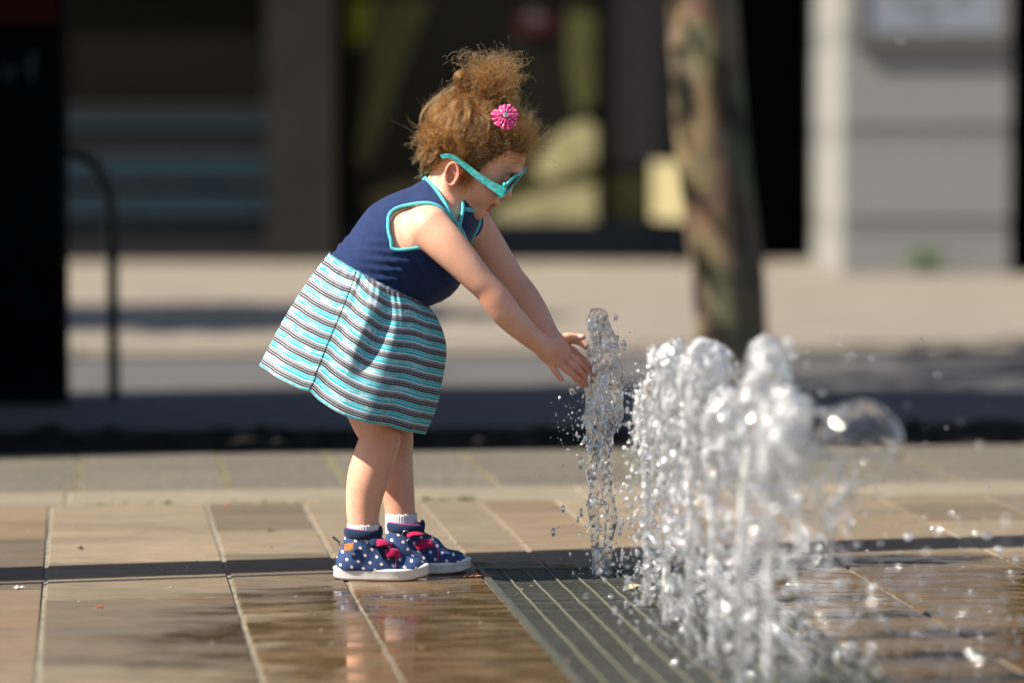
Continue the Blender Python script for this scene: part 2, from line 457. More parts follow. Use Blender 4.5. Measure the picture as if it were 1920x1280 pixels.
for a, b in zip(us, us[1:]):
    slab(a, b, V_K1, V_S1, M['sett'], -.001, 'rough_stone', bev=.006)
for a in us:
    mb = MB(); uvbox(mb, a - J - .001, a + J + .001, V_K1 + .004, V_S1 - .004, -.02, -.0022); keep(mb.build('mossy_joint', M['mossjoint']), plaza)
# moss and grass in the joints of the rough stones
mb = MB()
for a in us:
    for k in range(46):
        p = fr(a + random.gauss(0, .004), random.uniform(V_K1 + .02, V_S1), 0)
        h = random.uniform(.003, .011); an = random.uniform(0, 6.28); w = .0018
        dx, dy = math.cos(an) * w, math.sin(an) * w; lx, ly = random.gauss(0, .004), random.gauss(0, .004)
        mb.add([(p[0] - dx, p[1] - dy, -.004), (p[0] + dx, p[1] + dy, -.004), (p[0] + lx, p[1] + ly, h)], [(0, 1, 2)])
for c, n, s in ((868, 90, .012), (800, 40, .01), (830, 30, .008), (1230, 30, .02), (312, 26, .004), (1600, 60, .03), (500, 40, .05), (220, 40, .05)):
    for k in range(n):
        u_ = to_uv(GR(c, 937))[0] + random.gauss(0, s)
        p = fr(u_, V_K0 + random.gauss(0, .003), 0); h = random.uniform(.003, .014); an = random.uniform(0, 6.28); w = .0016
        dx, dy = math.cos(an) * w, math.sin(an) * w
        mb.add([(p[0] - dx, p[1] - dy, -.004), (p[0] + dx, p[1] + dy, -.004), (p[0] + random.gauss(0, .005), p[1], h)], [(0, 1, 2)])
keep(tag(mb.build('moss', M['moss']), kind='stuff'), plaza)

gr_ = random.Random(5); mb = MB()
for k in range(420):
    x_ = gr_.uniform(-1.3, 1.3); y_ = gr_.uniform(5.2, 8.4); s_ = gr_.choice([.0012, .0018, .0025, .004]); a_ = gr_.uniform(0, 6.3)
    c_, q_ = math.cos(a_) * s_, math.sin(a_) * s_
    mb.add([(x_ - c_, y_ - q_, .0005), (x_ + q_, y_ - c_, .0004), (x_ + c_, y_ + q_, .0008), (x_ - q_, y_ + c_, .0006), (x_, y_, s_ * .7)], [(0, 1, 4), (1, 2, 4), (2, 3, 4), (3, 0, 4)])
keep(tag(mb.build('grit', simple('grit', (.22, .18, .13), .9, nscale=9, namp=.9)), kind='stuff'), plaza)
for px_, py_, cc, lb in ((152, 1028, (.02, .018, .01), 'dark crumbled bit on the paving near the left joint'), (508, 995, (.03, .025, .02), 'small dark speck of debris on the slab left of the shoes'), (186, 1138, (.30, .05, .04), 'red petal on the paving in the lower left'), (426, 948, (.30, .10, .05), 'reddish bud on the paving behind the left slabs'), (35, 1102, (.6, .57, .5), 'white pebble on the slab at the lower left edge')):
    q = GR(px_, py_); mb = MB()
    for k in range(4):
        u_, v_, s_ = gr_.gauss(0, .006), gr_.gauss(0, .004), gr_.uniform(.003, .007)
        mb.add([(q[0] + u_ - s_, q[1] + v_, .001), (q[0] + u_, q[1] + v_ - s_, .0012), (q[0] + u_ + s_, q[1] + v_, .001), (q[0] + u_, q[1] + v_ + s_, .0014), (q[0] + u_, q[1] + v_, s_ * .8)], [(0, 1, 4), (1, 2, 4), (2, 3, 4), (3, 0, 4)])
    kn = 'petal' if 'petal' in lb else 'pebble' if 'pebble' in lb else 'bud' if 'bud' in lb else 'crumb'
    tag(mb.build(kn, simple('scrap_tone', cc, .8)), lb, kn)
# planting strip, road, far pavement
def patch(name, v0, v1, z, mat, hum=0.0, nx=2, ny=2):
    us_ = np.linspace(-14, 14, nx); vs_ = np.linspace(v0, v1, ny)
    v = [fr(a, b, z + (random.gauss(0, hum) if hum and 0 < j < ny - 1 else 0)) for j, b in enumerate(vs_) for a in us_]
    f = [(j * nx + i, j * nx + i + 1, (j + 1) * nx + i + 1, (j + 1) * nx + i) for j in range(ny - 1) for i in range(nx - 1)]
    return tag(mesh(name, v, f, mat, smooth=True), kind='structure')
V_R0, V_R1 = v_at(787), v_at(652)
patch('soil_strip', V_S1, V_R0, -.02, M['soil'], .012, 560, 14)
kb = tag(empty('road_kerb'), kind='structure')
u = -7
while u < 7:
    mb = MB(); uvbox(mb, u + .004, u + .996, V_R0, V_R0 + .12, -.14, -.018, .01); keep(mb.build('kerb_stone', M['asphalt']), kb); u += 1
patch('road', V_R0 + .12, V_R1, -.03, M['asphalt'])
kb2 = tag(empty('pavement_kerb'), kind='structure')
u = -7
while u < 8:
    mb = MB(); uvbox(mb, u + .004, u + .996, V_R1, V_R1 + .15, -.16, -.004, .012); keep(mb.build('kerb_stone', M['pavement']), kb2); u += 1
patch('pavement', V_R1 + .15, 30, 0, M['pavement'])

sm_, nt, b = newmat('silted_steel'); f_ = noise(nt, pos_node(nt, (.5, 7, 1)), 30, 6, .75)
nt.links.new(ramp(nt, f_, [(.35, (.02, .021, .019)), (.5, (.045, .046, .041)), (.68, (.12, .117, .098))]), b.inputs['Base Color']); b.inputs['Roughness'].default_value = .45
bump(nt, b, f_, .6, .003); M['silt'] = sm_
# grating over the drain
grate = tag(empty('drain_grating', fr((gl + grr) / 2, 6)), 'long grey steel drain grating under the row of water jets', 'drain grating')
n_b = 11; sp = (grr - gl) / n_b
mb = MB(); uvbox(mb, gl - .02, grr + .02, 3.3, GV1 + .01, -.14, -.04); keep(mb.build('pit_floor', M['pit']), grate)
for side in (gl + .004, grr - .004):
    mb = MB(); uvbox(mb, side - .006, side + .006, 3.3, GV1 + .01, -.04, .003, .001); keep(mb.build('edge_angle', M['steel']), grate)
mb = MB(); uvbox(mb, gl + .01, grr - .01, GV1 + .002, GV1 + .012, -.04, .002, .001); keep(mb.build('edge_angle', M['steel']), grate)
for i in range(1, n_b):
    mb = MB(); uc = gl + sp * i
    pts = 60
    vs_ = np.linspace(3.3, GV1, pts)
    mb.tube([fr(uc + random.gauss(0, .0003), v, .0005 + random.gauss(0, .0005)) for v in vs_], .0021, 6)
    keep(mb.build('bearing_bar', M['steeldirty'], smooth=True), grate)
# cross wires: the ones nearest the focus are separate, the rest joined
wires = []
v = GV1 - .004
while v > 4.2:
    wires.append(v); v -= .0078 if v > 5.0 else .012
for i, v in enumerate(wires[:280]):
    if i == 0:
        mbw = MB(); vv, ff = box(gl + .009, grr - .009, -.0019, .0019, -.014, -.0015)
        w0 = mesh('cross_bar', [fr(*p) for p in vv], ff, M['steel'])
        o = w0
    else:
        o = w0.copy(); COL.objects.link(o)
    p = fr(0, v); o.location = (p[0], p[1], random.gauss(0, .0004)); keep(o, grate)
mb = MB()
for v in wires[280:]: uvbox(mb, gl + .009, grr - .009, v - .002, v + .002, -.014, -.0015)
if mb.v: keep(tag(mb.build('cross_bars', M['steel']), kind='stuff'), grate)
mb = MB(); uvbox(mb, gl + .01, grr - .01, 3.3, GV1, -.0135, -.009); keep(mb.build('silted_mesh', M['silt']), grate)

# ---------------------------------------------------------------- the pollarded tree in the road edge
def trunk_mesh(path, rs, n=28, amp=.06, seed=0, rows=60):
    q = smooth_curve(np.column_stack([np.array(path), rs]), rows); v = []
    for i in range(rows):
        c = q[i, :3]; r = q[i, 3]
        for k in range(n):
            a = 2 * PI * k / n
            P = np.array([math.cos(a), math.sin(a), c[2] * 1.2])
            rr = r * (1 + amp * float(wob(P, 2.6, seed)) + amp * .5 * float(wob(P, 7, seed + 1)))
            v.append((c[0] + rr * math.cos(a), c[1] + rr * math.sin(a), c[2]))
    f = [(i * n + k, i * n + (k + 1) % n, (i + 1) * n + (k + 1) % n, (i + 1) * n + k) for i in range(rows - 1) for k in range(n)]
    return v, f
def bark(name='plane_bark'):
    m, nt, b = newmat(name)
    v = pos_node(nt, (1.4, 1.4, .7))
    f = noise(nt, v, 7, 5, .6); vo = N(nt, 'ShaderNodeTexVoronoi'); vo.inputs['Scale'].default_value = 9; nt.links.new(v, vo.inputs[0])
    c = ramp(nt, f, [(.3, (.08, .078, .05)), (.42, (.15, .12, .07)), (.55, (.21, .155, .09)), (.68, (.12, .12, .08))])
    c = mixc(nt, .35, c, vo.outputs['Color'], 'MULTIPLY')
    c = mixc(nt, 1.0, c, ramp(nt, noise(nt, v, 4, 3), [(.36, (.25, .25, .28)), (.42, (1, 1, 1))]), 'MULTIPLY')
    nt.links.new(c, b.inputs['Base Color']); b.inputs['Roughness'].default_value = .9
    bump(nt, b, noise(nt, v, 22, 6), .6, .01); return m
M['bark'] = bark()
def leafy_crown(name, cen, rad, n, mat, parent, seed=1, size=.11):
    r = np.random.default_rng(seed)
    nc = 70; cc = r.normal(size=(nc, 3)); cc /= np.linalg.norm(cc, axis=1)[:, None]; cc *= r.uniform(.35, 1, (nc, 1)) ** .6
    cc = np.array(cen) + cc * np.array(rad)
    P = cc[r.integers(0, nc, n)] + r.normal(size=(n, 3)) * np.array(rad) * .13
    a = r.normal(size=(n, 3)); a /= np.linalg.norm(a, axis=1)[:, None]; b_ = np.cross(a, r.normal(size=(n, 3))); b_ /= np.linalg.norm(b_, axis=1)[:, None]
    s = size * r.uniform(.5, 1.2, (n, 1))
    V = np.stack([P - a * s, P + b_ * s * .6, P + a * s, P - b_ * s * .6], 1).reshape(-1, 3)
    o = mesh(name, V, np.arange(4 * n).reshape(-1, 4), mat); keep(o, parent); return o
YT = 12.3
tb = GR(1378, 705)[:2]
tree = tag(empty('street_tree', (tb[0], tb[1], -.1)), 'mottled bare tree trunk standing behind the water jets', 'tree')
path = []; rr = []
for (xl, xr, y) in ((1290, 1462, 712), (1303, 1445, 660), (1302, 1437, 620), (1293, 1431, 500), (1270, 1410, 320), (1259, 1393, 150), (1250, 1382, 0)):
    p = W((xl + xr) / 2, y, YT); path.append(p); rr.append((xr - xl) / 2 * YT / FPX)
path[0][2] = -.12
path += [path[-1] + np.array([-.05, .02, .7]), path[-1] + np.array([-.08, 0, 1.6])]; rr += [.105, .09]
keep(mesh('trunk', *trunk_mesh(path, rr, amp=.05, rows=90), M['bark'], smooth=True), tree)
top = path[-1]
for k in range(5):
    a = k * 1.26; e = top + np.array([math.cos(a) * .9, math.sin(a) * .9, 1.0])
    mb = MB(); mb.tube(smooth_curve([top - [0, 0, .15], (top + e) / 2 + [0, 0, .15], e], 10), list(np.linspace(.06, .02, 10)), 8)
    keep(mb.build('limb', M['bark'], smooth=True), tree)
leafy_crown('crown', top + [-.3, -.5, .75], (3.0, 1.5, .85), 6500, M['leafdark'], tree, 4, .07)

# dark information totem and the bicycle stand on the left
tot = tag(empty('advertising_totem', (-1.9, 11.33, -.1)), 'tall black advertising panel at the left edge with a dark red band', 'advertising panel')
xr_ = W(121, 600, 11.3)[0]
mb = MB(); mb.box(-2.62, xr_, 11.28, 11.42, -.06, 2.3); keep(mb.build('panel', M['black']), tot)
mb = MB(); mb.box(-2.66, xr_ - .03, 11.26, 11.44, -.1, -.062); keep(mb.build('foot_plate', M['black']), tot)
a = W(0, 45, 11.27); b = W(110, 0, 11.27)
mb = MB(); mb.box(-2.60, b[0], 11.270, 11.278, a[2], a[2] + .22); keep(mb.build('red_band', simple('dark_red', (.035, .002, .002), .6, spec=.1)), tot)
mb = MB(); gm = simple('grey_print', (.07, .07, .07), .7, spec=.1)
def strip(pts, w, Yf):
    pts = [W(x, y, Yf) for x, y in pts]; mb.tube(pts, w, 6, flat=([(0, 1, 0)] * len(pts), .2))
strip([(72, 100), (62, 104), (58, 116), (58, 155)], .006, 11.272); strip([(47, 122), (72, 122)], .005, 11.272)
strip([(-2, 128), (6, 124), (12, 130)], .004, 11.272); strip([(-2, 150), (10, 148), (12, 130), (12, 152)], .004, 11.272); strip([(24, 152), (24, 128), (32, 124), (38, 128)], .004, 11.272)
keep(mb.build('lettering', gm), tot)
st = tag(empty('bicycle_stand', (GR(212, 742)[0], GR(212, 742)[1], -.03)), 'dark green bent tube bicycle stand beside the black panel', 'bicycle stand')
Ys = GR(212, 742)[1] + .3
pts = [W(214, 752, Ys), W(212, 600, Ys), W(211, 450, Ys), W(208, 395, Ys), W(198, 345, Ys), W(178, 310, Ys), W(150, 292, Ys), W(118, 287, Ys), W(20, 286, Ys), W(-120, 287, Ys), W(-165, 310, Ys), W(-190, 380, Ys), W(-194, 752, Ys)]
pts = smooth_curve(pts, 70)
mb = MB(); mb.tube(pts, .0175, 14); keep(mb.build('tube', M['darkgreen'], smooth=True), st)

# ---------------------------------------------------------------- shop building behind
YF = 21.35
def bx(name, px0, px1, py0, py1, Yf, dep, mat, parent):
    a = W(px0, py0, Yf); b = W(px1, py1, Yf)
    mb = MB(); mb.box(a[0], b[0], Yf, Yf + dep, min(a[2], b[2]), max(a[2], b[2])); return keep(mb.build(name, mat), parent)
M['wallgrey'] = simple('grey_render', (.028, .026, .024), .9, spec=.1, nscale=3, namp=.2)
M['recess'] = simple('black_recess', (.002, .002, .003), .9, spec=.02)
M['slatblue'] = simple('blue_grey_slat', (.016, .034, .050), .6, spec=.15)
M['slatgrey'] = simple('grey_slat', (.018, .019, .022), .6, spec=.15)
M['plinth'] = simple('navy_plinth', (.006, .009, .015), .6, spec=.08)
M['blind'] = simple('grey_blind', (.10, .095, .10), .8, spec=.1)
M['olive'] = simple('olive_reflection', (.075, .072, .03), .8, spec=.1, nscale=4, namp=.4)  # tone of a window reflection, painted as a flat panel
M['straw'] = simple('straw_reflection', (.42, .38, .20), .8, spec=.1, nscale=4, namp=.3)
M['cream'] = simple('cream_board', (.33, .29, .16), .7, spec=.2)
M['redreflect'] = simple('red_reflection', (.05, .012, .012), .8, spec=.1)
gm_, nt, b = newmat('dark_window_glass'); b.inputs['Base Color'].default_value = (.012, .012, .009, 1); b.inputs['Roughness'].default_value = .12; b.inputs['Specular IOR Level'].default_value = .12; M['winglass'] = gm_
shop = tag(empty('shop_building', (0, YF, 0)), 'dark shop front with glass windows and a slatted screen behind the girl', 'shop building')
zt = 4.2
def bz(name, px0, px1, z0, z1, Yf, dep, mat, parent=shop):
    x0 = (px0 - 960) / FPX * Yf; x1 = (px1 - 960) / FPX * Yf
    mb = MB(); mb.box(x0, x1, Yf, Yf + dep, z0, z1); return keep(mb.build(name, mat), parent)
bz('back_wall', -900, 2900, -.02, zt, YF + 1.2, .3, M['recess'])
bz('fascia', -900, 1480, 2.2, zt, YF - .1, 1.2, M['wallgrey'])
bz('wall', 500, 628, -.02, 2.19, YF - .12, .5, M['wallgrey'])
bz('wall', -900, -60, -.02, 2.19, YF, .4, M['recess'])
bx('plinth', 640, 1290, 488, 418, YF - .05, .3, M['plinth'], shop)
bx('plinth', -60, 498, 512, 494, YF - .05, .3, M['plinth'], shop)
for (y0, y1, mt, dd) in ((196, 216, 'slatgrey', 0), (219, 240, 'slatblue', 0), (252, 272, 'slatgrey', .02), (274, 288, 'slatgrey', .02), (292, 316, 'slatblue', 0), (318, 340, 'slatblue', 0),
                         (361, 383, 'slatblue', 0), (385, 406, 'slatblue', 0), (410, 438, 'slatgrey', .03), (442, 462, 'slatgrey', .0), (464, 486, 'slatgrey', .0)):
    bx('slat', 60, 500, y0, y1, YF - .03 + dd, .05, M[mt], shop)
for p in (64, 280, 494): bx('slat_post', p, p + 9, 190, 494, YF + .045, .06, M['black'], shop)
def window(px0, px1):
    w = bz('window', px0, px1, W(0, 418, YF)[2], 2.19, YF + .16, .03, M['winglass']); return w
w1 = window(652, 1118); w2 = window(1142, 1256); w3 = window(-58, 498)
for p0, p1 in ((628, 652), (1118, 1142), (1256, 1296)): bz('window_frame', p0, p1, W(0, 418, YF)[2], 2.19, YF - .02, .2, M['black'])
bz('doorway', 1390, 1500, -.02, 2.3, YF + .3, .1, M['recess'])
# shop-glass reflections painted as flat coloured panels; blind and board
def poly_panel(name, pts, Yf, th, mat, parent):
    n = len(pts); P = [W(x, y, Yf) for x, y in pts]
    v = [tuple(p) for p in P] + [(p[0], p[1] + th, p[2]) for p in P]
    f = [tuple(range(n)), tuple(range(n, 2 * n))[::-1]] + [(i, i + n, (i + 1) % n + n, (i + 1) % n) for i in range(n)]
    return keep(mesh(name, v, f, mat), parent)
yd = YF + .13
poly_panel('painted_reflection', [(905, 416), (930, 392), (985, 372), (1045, 352), (1117, 345), (1117, 416)], yd, .012, M['straw'], shop)
poly_panel('painted_reflection', [(1000, 318), (1030, 262), (1070, 236), (1100, 226), (1117, 236), (1117, 300), (1080, 318), (1020, 335)], yd - .004, .012, M['straw'], shop)
poly_panel('painted_reflection', [(905, 384), (930, 352), (1000, 330), (1117, 306), (1117, 342), (1040, 350), (975, 370)], yd - .002, .010, M['olive'], shop)
poly_panel('painted_reflection', [(690, 0), (810, 0), (780, 70), (745, 150), (715, 260), (690, 320), (668, 300), (690, 160)], yd, .012, M['olive'], shop)
poly_panel('painted_reflection', [(655, 0), (695, 0), (688, 70), (658, 90)], yd - .003, .010, simple('lime_reflection', (.16, .19, .02), .8, spec=.1), shop)
poly_panel('painted_reflection', [(680, 372), (740, 345), (830, 340), (900, 370), (900, 400), (700, 404)], yd, .012, simple('tan_reflection', (.14, .11, .05), .8, spec=.1), shop)
poly_panel('painted_reflection', [(1062, 0), (1117, 0), (1117, 190), (1080, 215), (1062, 120)], yd, .012, M['olive'], shop)
poly_panel('painted_reflection', [(965, 10), (1035, 10), (1040, 60), (970, 64)], yd, .012, M['redreflect'], shop)
poly_panel('painted_reflection', [(985, 18), (1015, 18), (1018, 40), (988, 42)], yd - .003, .010, simple('grey_reflection', (.10, .10, .11), .8, spec=.1), shop)
poly_panel('painted_reflection', [(1143, 330), (1215, 326), (1215, 416), (1143, 416)], yd, .012, simple('sage_reflection', (.14, .135, .06), .8, spec=.1), shop)
y_ = -30
while y_ < 306:
    bx('blind_slat', 1144, 1256, y_, y_ + 15, YF + .115, .012, M['blind'], shop); y_ += 17
cb = tag(empty('cream_board', (W(1250, 418, YF)[0], YF - .3, 0)), 'small cream board leaning at the shop front just left of the tree trunk', 'sign board')
a = W(1224, 304, YF - .35); b = W(1280, 412, YF - .3)
mb = MB(); mb.add([(a[0], YF - .18, b[2]), (b[0], YF - .62, b[2]), (b[0] + .02, YF - .60, b[2]), (a[0] + .02, YF - .16, b[2]),
                   (a[0], YF - .18, a[2]), (b[0], YF - .62, a[2]), (b[0] + .02, YF - .60, a[2]), (a[0] + .02, YF - .16, a[2])],
                  [(0, 1, 5, 4), (1, 2, 6, 5), (2, 3, 7, 6), (3, 0, 4, 7), (4, 5, 6, 7), (3, 2, 1, 0)])
keep(mb.build('board', M['cream']), cb)
mb = MB(); mb.box(a[0] + .02, a[0] + .05, YF - .2, YF - .17, 0, b[2]); keep(mb.build('leg', M['black']), cb)
mb = MB(); mb.box(b[0] - .03, b[0], YF - .6, YF - .57, 0, b[2]); keep(mb.build('leg', M['black']), cb)

# pale stone pier on the right with its poster
M['pier'] = simple('pale_stone', (.265, .263, .255), .85, spec=.2, nscale=60, namp=.10, bmp=.4, bdist=.004)
M['pierdark'] = simple('groove_stone', (.225, .223, .218), .9, spec=.1)
YP = 19.6
x0 = (1580 - 960) / FPX * YP; x1 = (1893 - 960) / FPX * YP
pier = tag(empty('stone_pier', ((x0 + x1) / 2, YP + .6, 0)), 'pale grooved stone pier on the right with its left face in the sun', 'stone pier')
def pz(py): return float(W(1700, py, YP)[2])
edges = [(0, pz(452)), (pz(410), pz(276)), (pz(234), pz(88)), (pz(50), 2.3)]
for z0_, z1_ in edges:
    mb = MB(); mb.box(x0, x1, YP, YP + 2.6, z0_, z1_ - .001); keep(mb.build('stone_block', M['pier']), pier)
for (z0_, z1_) in ((pz(452), pz(410)), (pz(276), pz(234)), (pz(88), pz(50))):
    mb = MB(); mb.box(x0 + .003, x1 - .003, YP + .008, YP + 2.58, z0_, z1_); keep(mb.build('groove_course', M['pierdark']), pier)
mb = MB(); mb.box(x0 - .05, x1 + .05, YP - .03, YP + 2.7, 2.301, 4.4); keep(mb.build('capital', M['pier']), pier)
post = tag(empty('poster', ((1740 - 960) / FPX * YP, YP - .03, pz(78))), 'framed white poster with a pale green ring on the stone pier', 'poster')
def pb(name, a0, a1, z0_, z1_, y0_, y1_, mat):
    mb = MB(); mb.box((a0 - 960) / FPX * YP, (a1 - 960) / FPX * YP, y0_, y1_, z0_, z1_); return keep(mb.build(name, mat), post)
pb('frame', 1598, 1888, pz(84), pz(62), YP - .045, YP - .002, simple('frame_grey', (.13, .13, .12), .5))
pb('frame', 1598, 1616, pz(62), 2.0, YP - .045, YP - .002, simple('frame_grey2', (.20, .20, .19), .5))
pb('frame', 1868, 1888, pz(62), 2.0, YP - .045, YP - .002, simple('frame_grey3', (.20, .20, .19), .5))
pb('sheet', 1617, 1867, pz(61), 2.0, YP - .03, YP - .004, simple('poster_paper', (.26, .28, .35), .4))
mb = MB(); cx, cz, R_ = (1740 - 960) / FPX * YP, pz(-20), .19

gmat = simple('poster_green', (.13, .21, .19), .5)
for t0, t1 in ((PI * .85, PI * 1.3), (PI * 1.7, PI * 2.15)):
    mb = MB(); mb.tube([(cx + R_ * math.cos(t), YP - .031, cz + .1 + R_ * 1.2 * math.sin(t)) for t in np.linspace(t0, t1, 14)], .026, 6, flat=([(0, 1, 0)] * 14, .1))
    keep(mb.build('green_arc', gmat), post)
mb = MB(); mb.tube([(cx - .02 + .05 * math.cos(t), YP - .031, cz - .1 + .06 * math.sin(t)) for t in np.linspace(0, 6, 16)], .018, 6, flat=([(0, 1, 0)] * 16, .1))
keep(mb.build('grey_mark', simple('poster_grey', (.15, .17, .2), .5)), post)
weed = tag(empty('weed', (W(1735, 520, YP - .1)[0], YP - .1, 0)), 'small green weed growing at the foot of the stone pier', 'weed')
mb = MB()
for k in range(120):
    a = random.uniform(0, 6.28); t = random.uniform(.02, .09); hh = random.uniform(.02, .13)
    c = (weed.location.x + math.cos(a) * t, YP - .1 + math.sin(a) * t * .5, hh); s = .016
    d1 = Vector((random.gauss(0, 1), random.gauss(0, 1), random.gauss(0, 1))).normalized() * s; d2 = d1.orthogonal().normalized() * s * .6
    mb.add([Vector(c) - d1, Vector(c) + d2, Vector(c) + d1, Vector(c) - d2], [(0, 1, 2, 3)])
keep(mb.build('leaves', M['leaf']), weed)
# the building goes on to the right of the pier
wing = tag(empty('side_building', (4.5, YP + 1.5, 0)), 'black recessed shop entrance wall at the right edge beyond the pier', 'building')
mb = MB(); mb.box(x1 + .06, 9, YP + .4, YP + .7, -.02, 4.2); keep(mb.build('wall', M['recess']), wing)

# leaf litter on the soil strip
mb = MB()
for (px, py, s) in ((462, 830, .05), (520, 832, .02), (900, 830, .02)):
    c = GR(px, py); mb.add([(c[0] - s, c[1], .0), (c[0] - s * .3, c[1] + .03, .014), (c[0] + s, c[1] + .015, .006), (c[0] + s * .4, c[1] - .03, .012), (c[0] - s * .5, c[1] - .028, .004)], [(0, 4, 3, 2, 1)])
    tag(mb.build('dry_leaf', simple('dry_leaf', (.30, .19, .10), .8)), {462: 'large dry tan leaf on the dark soil strip behind the girl', 520: 'small dry leaf right of the larger leaf on the soil strip', 900: 'small dry leaf on the dark soil left of the tallest jet'}[px], 'leaf'); mb = MB()

# ---------------------------------------------------------------- off to the left, unseen: objects set there to cast the long shadows
def stand_obj(name, lab, cat, x0, x1, y0, y1, h, mat):
    r = tag(empty(name, ((x0 + x1) / 2, (y0 + y1) / 2, -.1)), lab, cat); return r
ya = 8.98; yb = 10.75
shade_block = tag(empty('shade_kiosk', (-3.1, (ya + yb) / 2, -.1)), 'unseen green kiosk added left of the picture to shade the road', 'kiosk')  # added only for the shade it throws over the road strip
mb = MB(); mb.box(-4.3, -1.95, ya, yb, -.1, 3.9); keep(mb.build('cabin', M['darkgreen']), shade_block)
mb = MB(); mb.box(-4.34, -1.93, ya - .02, yb + .02, 3.902, 4.1); keep(mb.build('roof', M['wallgrey']), shade_block)
mb = MB(); mb.box(-4.1, -2.2, ya - .03, ya - .002, .9, 2.2); keep(mb.build('shutter', M['slatgrey']), shade_block)
tr2 = tag(empty('lamp_post', (0, 0, 0)), 'slim grey lamp post standing left of the picture', 'lamp post')
pp = GR(300, 1066); d_ = Vector((math.cos(SUN_AZ), math.sin(SUN_AZ), 0)); bp = Vector((pp[0], pp[1], 0)) - d_ * 1.9
tr2.location = bp
mb = MB(); mb.tube([bp + Vector((0, 0, z)) for z in (-.02, .1, 3.4, 5.2)], [.115, .112, .10, .07], 24); mb.tube([bp + Vector((.0, -.15, z)) for z in (-.02, 3.2)], .012, 8)
keep(mb.build('pole', simple('post_grey', (.12, .12, .12), .5), smooth=True), tr2)
mb = MB(); mb.tube([bp + Vector((0, 0, 5.2)), bp + Vector((-.5, 0, 5.4))], .04, 10); mb.tube([bp + Vector((-.45, 0, 5.38)), bp + Vector((-1.0, 0, 5.42))], [.06, .09], 12); keep(mb.build('lamp_head', M['black'], smooth=True), tr2)
# bushy young tree left of the far pavement, throws the cloud-like patch of shade
bt = tag(empty('small_tree', (-4.6, 15.2, 0)), 'small bushy tree on the far pavement left of the picture', 'tree')
mb = MB(); mb.tube([(-4.6, 15.2, -.05), (-4.6, 15.22, .9), (-4.58, 15.2, 1.9)], [.06, .05, .04], 10); keep(mb.build('trunk', M['bark'], smooth=True), bt)
leafy_crown('crown', (-4.6, 14.7, 3.1), (1.3, 1.0, 1.0), 9000, M['leafdark'], bt, 9, .10)

# =================================================================== THE GIRL
girl = tag(empty('person', tuple(G(745, 1080))), 'toddler girl in navy and striped dress bending to put both hands in a jet', 'person')
def gk(o): return keep(o, girl)
fh = np.array([math.cos(math.radians(36)), 0, -math.sin(math.radians(36))])      # the way the face points
uh = np.array([math.sin(math.radians(36)), 0, math.cos(math.radians(36))])
sh = np.array([.07, 1, .05]); sh /= np.linalg.norm(sh)
HC = G(893, 283, .004)
def H(F, U, S=0): return HC + (fh * F + uh * U + sh * S) * K
HA = np.stack([fh, sh, uh])                       # rows: face, side, up
def r(px): return px * K
SHN = (0, 1, 0)

# ---- body -----------------------------------------------------------------
B = Field()
def torso(F, off=0.0, k=.02):
    F.cone(G(708, 526), G(768, 458), r(88) + off, r(90) + off, k, sq=(SHN, 1.00))
    F.cone(G(768, 458), G(822, 400), r(88) + off, r(62) + off, k, sq=(SHN, 1.10))
    F.cone(G(806, 412, -.062), G(872, 414, .072), r(36) + off, r(34) + off, k)
    F.ell(G(800, 505), (r(63) + off, .072 + off, r(58) + off), k=k)
torso(B)
B.cone(G(655, 610), G(700, 560), r(78), r(86), .03, sq=(SHN, 1.1))
for s in (-1, 1): B.ell(G(640, 620, s * .045), (r(58), .055, r(60)), k=.02)
# neck
B.cone(G(826, 392, .004), H(-18, -62), r(37), r(33), .018)
# legs
def leg(s, pts, rs):
    B.chain(pts, rs, .02, n=56)
leg(-1, [G(668, 640, -.055), G(684, 725, -.058), G(700, 785, -.056), G(711, 818, -.055), G(704, 850, -.054), G(690, 895, -.053), G(682, 940, -.052), G(681, 975, -.052), G(683, 1015, -.052)],
    [r(66), r(52), r(42), r(36.5), r(39), r(38.5), r(33), r(29.5), r(27)])
B.cone(G(722, 812, -.058), G(720, 826, -.058), r(27), r(26), .012)
leg(1, [G(682, 640, .055), G(712, 725, .058), G(732, 785, .058), G(742, 818, .058), G(741, 855, .058), G(742, 900, .058), G(748, 940, .058), G(751, 970, .058), G(752, 1012, .058)],
    [r(66), r(50), r(38), r(33), r(33), r(34), r(30), r(28), r(26)])
# arms
def arm(pts, rs): B.chain(pts, rs, .016, n=64)
arm([G(806, 428, -.088), G(836, 458, -.101), G(868, 492, -.108), G(896, 523, -.110), G(914, 541, -.108), G(932, 564, -.104), G(954, 592, -.096), G(985, 622, -.078), G(1010, 643, -.062), G(1024, 653, -.052)],
    [r(40), r(36.5), r(31.5), r(27.2), r(26), r(27.6), r(26.4), r(22.2), r(19.2), r(20)])
arm([G(890, 425, .085), G(912, 458, .090), G(935, 492, .090), G(955, 520, .088), G(970, 538, .084), G(985, 558, .075), G(1002, 582, .060), G(1018, 608, .040), G(1030, 628, .022), G(1040, 642, .014)],
    [r(36), r(34), r(31), r(28), r(27), r(27), r(24.5), r(21), r(19), r(19.5)])
B.cone(G(892, 556, -.141), G(908, 560, -.139), r(3.5), r(3), .007, 's')
B.cone(G(672, 812, -.088), G(690, 816, -.094), r(3), r(3), .006, 's')
